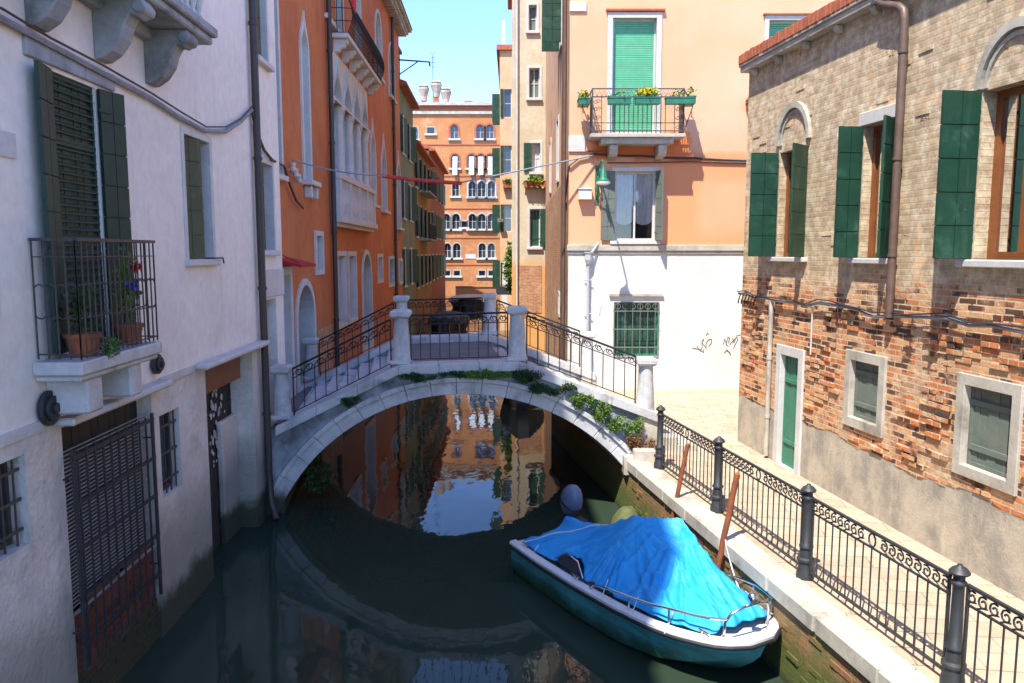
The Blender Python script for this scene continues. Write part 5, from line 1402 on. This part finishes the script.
full = [Vector((x,y,z)) for x,y,z in edge]+[Vector((-x,y,z)) for x,y,z in edge[::-1]]
m = MB(); n = len(full); rim = []
for i,p in enumerate(full):
    cen = Vector((0, min(p.y,3.2), 0)); inw = Vector((-p.x, cen.y-p.y, 0)).normalized()
    for (a,z) in ((-.025,-.035),(-.025,.005),(.0,.02),(.085,.025),(.10,.0),(.10,-.15)): rim.append(p+inw*a+Vector((0,0,z)))
m.v = rim
for i in range(n-1):
    for k in range(5): m.f.append((i*6+k,i*6+k+1,(i+1)*6+k+1,(i+1)*6+k))
m.f += [tuple(range(6)), tuple((n-1)*6+k for k in range(6))]
m.build('gunwale', M['fibre'], bo, local=True, smooth=True)
m = MB(); m.tube([p+Vector((.03*(1 if p.x>0 else -1)*(1 if p.y<4.2 else .3), .03 if p.y>4 else 0, -.05)) for p in full], .024, 8); m.build('rubbing_strake', M['black_rubber'], bo, local=True, smooth=True)
m = MB(); P=[(x*.96,y,z-.06) for x,y,z in edge if y>=3.0]; q=[(-x,y,z) for x,y,z in P[::-1]]; m.add(P+q,[tuple(range(len(P)+len(q)))])
m.hexa([(-.72,.02,.35),(.72,.02,.35),(.72,.3,.35),(-.72,.3,.35),(-.74,.02,.49),(.74,.02,.49),(.74,.3,.49),(-.74,.3,.49)])
m.add([(-.6,.2,.3),(.6,.2,.3),(.5,2.8,.3),(-.5,2.8,.3)],[(0,1,2,3)])
m.build('inner_deck', M['fibre'], bo, local=True)
# stainless bow rail
m = MB()
def rp(y, side, h=.2, inn=.05):
    hb,zg = gl(y); return Vector((side*(hb-inn), y, zg+h))
for side in (1,-1):
    P = [rp(2.1,side,.03),rp(2.2,side,.10)]+[rp(y,side,.12+.12*min(1,(y-2.2)/1.4)) for y in (2.5,2.9,3.3,3.6,3.85)]
    P.append(rp(4.02,side,.25,.04))
    m.tube(P, .014, 7)
    for y in (2.9,3.55): m.tube([rp(y,side,.02), rp(y,side,.12+.12*min(1,(y-2.2)/1.4))], .013, 6)
for side in (1,-1):
    pass
arch = [Vector((.34,4.08,.63)),Vector((.34,4.10,.82)),Vector((.28,4.13,.92)),Vector((.13,4.16,.97)),Vector((.0,4.17,.98)),Vector((-.13,4.16,.97)),Vector((-.28,4.13,.92)),Vector((-.34,4.10,.82)),Vector((-.34,4.08,.63))]
m.tube(arch, .016, 7)
m.tube([rp(4.02,1,.25,.04),Vector((.335,4.11,.85))], .014, 6); m.tube([rp(4.02,-1,.25,.04),Vector((-.335,4.11,.85))], .014, 6)
m.build('bow_rail', M['steel'], bo, local=True, smooth=True)
m = MB(); m.lathe((.0,4.17,.98), [(.03,0),(.03,.04),(.055,.05),(.06,.09),(.04,.13),(.01,.14)], 12); m.build('bow_light', M['steel'], bo, local=True, smooth=True)
for side in (1,-1):
    for y in (.35,1.75,3.95):
        hb,zg = gl(y); m = MB(); c = Vector((side*(hb-.07),y,zg+.03)); m.tube([c+Vector((0,-.08,.04)),c+Vector((0,.08,.04))],.012,6); m.tube([c+Vector((0,-.03,0)),c+Vector((0,-.03,.04))],.012,5); m.tube([c+Vector((0,.03,0)),c+Vector((0,.03,.04))],.012,5)
        m.build('cleat', M['steel'], bo, local=True)
# windscreen showing on the port side
m = MB(); m.tube([(.72,1.85,.55),(.64,1.60,.70),(.63,1.30,.72),(.68,1.05,.55)], .014, 6); ws = m.build('windscreen_frame', M['steel'], bo, local=True, smooth=True)
m = MB(); m.add([(.72,1.83,.55),(.64,1.59,.69),(.63,1.31,.71),(.68,1.07,.55)],[(0,1,2,3)]); m.build('windscreen', M['glass'], ws, local=True)
# outboard motor, tilted
m = MB(); c = Vector((-.52,-.30,.86)); NN=18
R_ = Matrix.Rotation(math.radians(-24),3,'X')
for i in range(11):
    ph = -math.pi/2+math.pi*i/10
    for k in range(NN):
        t = 2*math.pi*k/NN; v = Vector((.145*math.cos(ph)*math.cos(t), .22*math.cos(ph)*math.sin(t), .29*math.sin(ph)))
        v.x = math.copysign(abs(v.x/.145)**.75*.145, v.x) if v.x else 0
        m.v.append(c+R_@v)
for i in range(10):
    for k in range(NN): m.f.append((i*NN+k,i*NN+(k+1)%NN,(i+1)*NN+(k+1)%NN,(i+1)*NN+k))
om = m.build('outboard_motor', M['motor'], bo, local=True, smooth=True)
m = MB(); m.tube([c+R_@Vector((.150*math.cos(t*math.pi/12), .225*math.sin(t*math.pi/12), -.05)) for t in range(24)], .014, 6, closed=True)
m.build('cowl_band', M['black_rubber'], om, local=True)
m = MB(); m.tube([c+R_@Vector((0,0,-.28)),c+R_@Vector((0,.02,-.8))], .07, 8); m.hexa([(-.62,-.25,.3),(-.42,-.25,.35),(-.42,.05,.35),(-.62,.05,.35),(-.62,-.2,.62),(-.42,-.2,.62),(-.42,.05,.60),(-.62,.05,.60)]); m.build('motor_leg', M['iron'], om, local=True)

# blue tarpaulin over the boat
def lerpk(y, K_):
    for (a,va),(b_,vb) in zip(K_[:-1],K_[1:]):
        if a <= y <= b_:
            t=(y-a)/(b_-a); t=t*t*(3-2*t)*.5+t*.5; return va+(vb-va)*t
    return K_[0][1] if y < K_[0][0] else K_[-1][1]
ridge = [(.18,.10),(.45,.30),(.75,.26),(1.15,.42),(1.6,.62),(2.0,.70),(2.5,.58),(3.1,.34),(3.6,.16),(4.05,.05)]
cx_k = [(.1,.15),(1.4,-.05),(2.0,-.2),(2.6,-.35),(4.1,0)]
NY, NX = 150, 84
y0_, y1_ = .16, 3.98
vv = {}; m = MB()
SK = [((0,.30),.28,(.05,.75),.36),((.05,.75),.36,(0,1.25),.44),((0,1.25),.44,(0,2.05),.80),((0,2.05),.80,(-.46,2.5),.84),((0,2.05),.80,(.05,3.85),.12),((-.46,2.5),.84,(-.15,3.85),.10)]
def tz(y, b_):
    hb,zg = gl(y); x = b_*hb
    e = max(0,min(hb-abs(x), (y-y0_)*1.2+.02, (y1_-y)*1.2+.02))
    z = 0
    for (a,ha,c,hc) in SK:
        vx, vy = c[0]-a[0], c[1]-a[1]; t = max(0,min(1,((x-a[0])*vx+(y-a[1])*vy)/(vx*vx+vy*vy)))
        d = math.hypot(x-a[0]-vx*t, y-a[1]-vy*t); H_ = ha+(hc-ha)*t
        z = max(z, H_*(e/(d+e+1e-6))**1.15)
    fold = 0
    for (cx_,cy_,n_) in ((0,2.05,1.7),(-.46,2.5,5.1)):
        ang = math.atan2(x-cx_, y-cy_); rad = math.hypot(x-cx_,y-cy_)
        w_ = mnoise.noise(Vector((ang*4.5, rad*.4, n_))); f1 = max(0,1-abs(w_)*4.5)
        fold += f1**1.4*.05*min(1,rad*1.5)
    fold += .02*mnoise.noise(Vector((x*5,y*3,9)))+.008*mnoise.noise(Vector((x*16,y*7,4)))
    return zg+.04+z+fold*min(1,e*6+.1)
for i in range(NY+1):
    y = y0_+(y1_-y0_)*i/NY
    hb,_ = gl(y); 
    for k in range(NX+1):
        b_ = -1+2*k/NX; hh = max(hb-.085,.03)
        yo = .04*mnoise.noise(Vector((b_*3,y*2,5))) ; wob = 1-.05*abs(mnoise.noise(Vector((y*3.1,1 if b_>0 else 7,2))))
        vv[i,k] = len(m.v); m.v.append(Vector((b_*hh*wob, y+yo*(1 if 0<i<NY else 2), tz(y,b_*wob))))
for i in range(NY):
    y = y0_+(y1_-y0_)*(i+.5)/NY
    for k in range(NX):
        b_ = -1+2*(k+.5)/NX
        lim = .98 if not (1.1<y<1.85) else .98-.26*math.sin(math.pi*(y-1.1)/.75)
        if b_ > lim: continue
        m.f.append((vv[i,k],vv[i,k+1],vv[i+1,k+1],vv[i+1,k]))
tp = thing('blue_tarpaulin', 'bright blue tarpaulin with deep folds covering the motor boat', 'tarpaulin', BO, th_)
o = m.build('tarpaulin', M['canvas'], tp, local=True, smooth=True)
o.modifiers.clear(); sm = o.modifiers.new('th','SOLIDIFY'); sm.thickness = .006
m = MB()
P = [Vector((.78,.22,.54))]
for k in range(14):
    t = k/13; x = .60-1.1*t; y = .45+1.35*t; P.append(Vector((x,y,tz(y,x/gl(y)[0])+.035)))
m.tube(P, .008, 5); m.build('tie_rope', M['fibre'], tp, local=True)
m = MB(); m.tube([Vector((.25,3.9,.71)),Vector((.52,3.6,.66)),Vector((.66,3.1,.62)),Vector((.70,2.6,.60))], .007, 4); m.build('tie_rope', M['black_rubber'], tp, local=True)
for side in (1,-1):
    for y in (.6,2.35,2.95,3.5):
        hb,zg = gl(y); m = MB(); m.tube([Vector((side*(hb-.16),y,tz(y,side*(hb-.16)/hb)+.02)),Vector((side*(hb-.04),y+.05,zg+.05)),Vector((side*(hb+.03),y+.08,zg-.03))], .006, 4)
        m.build('tie_rope', M['fibre'], tp, local=True)
# mooring line to the quay pole
w0 = Matrix.Translation(Vector(BO)) @ Matrix.Rotation(th_,4,'Z')
a = w0 @ Vector((-.72,3.3,.62)); cable('mooring_rope', [a, Vector((2.84,10.22,1.2))], .010, M['fibre'], 'pale mooring rope from the boat to the taller rusty pole', .08)

# ================================================================= balcony plants of the white house
def pot(lb, u, d, z, r, h, leafs, flowers=None):
    t = thing('potted_plant', lb, 'potted plant', tuple(A.p(u,z,d)), 0, 'pots on the white house balcony')
    m = MB(); m.lathe(A.p(u,z,d), [(r*.7,0),(r*.95,h*.82),(r*1.08,h*.82),(r*1.08,h),(r*.9,h)], 14); m.build('pot', M['terracotta'], t, smooth=True)
    m = MB(); n_, hh, w_ = leafs
    leafclump(m, A.p(u,z+h+hh*.5,d), w_, w_, hh*.55, n_, .06, rl)
    for k in range(6): m.tube([A.p(u,z+h-.02,d), A.p(u+rl.uniform(-w_,w_)*.6,z+h+hh*.9,d+rl.uniform(-w_,w_)*.5)], .005, 4)
    m.build('foliage', M['leaf_dark'] if flowers is None else M['leaf'], t)
    if flowers:
        for mt, nf, off_ in flowers:
            m = MB(); c = A.p(u+off_[0], z+h+off_[1], d+.1); leafclump(m, c, .05,.05,.05, nf, .05, rl); m.build('flower', M[mt], t)
pot('wide terracotta pot with low dark foliage at the near end of the balcony', 7.72, .24, 3.94, .17, .22, (220,.5,.2))
pot('terracotta pot with a tall red and blue flowering plant at the balcony far end', 8.72, .24, 3.94, .15, .22, (170,.85,.13), (('red_flower',50,(.04,.62)),('blue_flower',30,(-.06,.42))))
t = thing('trailing_plant', 'small green plant trailing over the edge of the balcony slab', 'plant', tuple(A.p(7.9,3.9,.45)), 0)
m = MB(); leafclump(m, A.p(7.85,3.98,.42), .12,.1,.14, 200, .045, rl); m.build('foliage', M['leaf'], t)

# ================================================================= boats beyond the bridge
def barge(lb, x, y, L, W, cov, z1):
    t = thing('covered_boat', lb, 'boat', (x,y,0), 0, 'covered boats moored beyond the bridge')
    m = MB(); S_=[]
    for i in range(9):
        f = i/8; hb = W/2*(1-abs(f-.5)**3*6.0)*1.0; hb=max(hb,W*.12)
        S_.append(len(m.v)); zz_ = .55+.35*abs(f-.5)**2*4
        m.v += [Vector((hb,L*(f-.5),zz_)),Vector((hb*.8,L*(f-.5),.0)),Vector((0,L*(f-.5),-.15)),Vector((-hb*.8,L*(f-.5),.0)),Vector((-hb,L*(f-.5),zz_))]
    for i in range(8):
        for k in range(4): m.f.append((S_[i]+k,S_[i]+k+1,S_[i+1]+k+1,S_[i+1]+k))
    m.f += [tuple(S_[0]+k for k in range(5)), tuple(S_[8]+k for k in range(5))]
    m.build('hull', M['black_rubber'], t, local=True)
    m = MB(); rows_ = 12
    for i in range(9):
        f = .08+.84*i/8; hb = W/2*(1-abs(f-.5)**3*6.0); hb=max(hb,W*.12)
        for k in range(rows_+1):
            a_ = math.pi*k/rows_; m.v.append(Vector((hb*math.cos(a_)*1.02, L*(f-.5), .6+(z1-.6)*math.sin(a_)**.8*(1-.35*abs(f-.5)*2))))
    for i in range(8):
        for k in range(rows_): m.f.append((i*(rows_+1)+k,i*(rows_+1)+k+1,(i+1)*(rows_+1)+k+1,(i+1)*(rows_+1)+k))
    m.f += [tuple(range(rows_+1)), tuple(8*(rows_+1)+k for k in range(rows_+1))]
    m.build('cover', M[cov], t, local=True, smooth=True)
barge('dark teal covered barge moored on the left far behind the bridge', -4.0, 50, 6.5, 2.6, 'dark_teal', 1.2)
barge('small dark covered boat moored on the right just behind the arch', .35, 27.0, 5.2, 1.5, 'interior', 1.0)
barge('pale grey canopied boat in front of the far orange palace', -3.7, 72, 7, 4.0, 'pale_grey', 1.15)
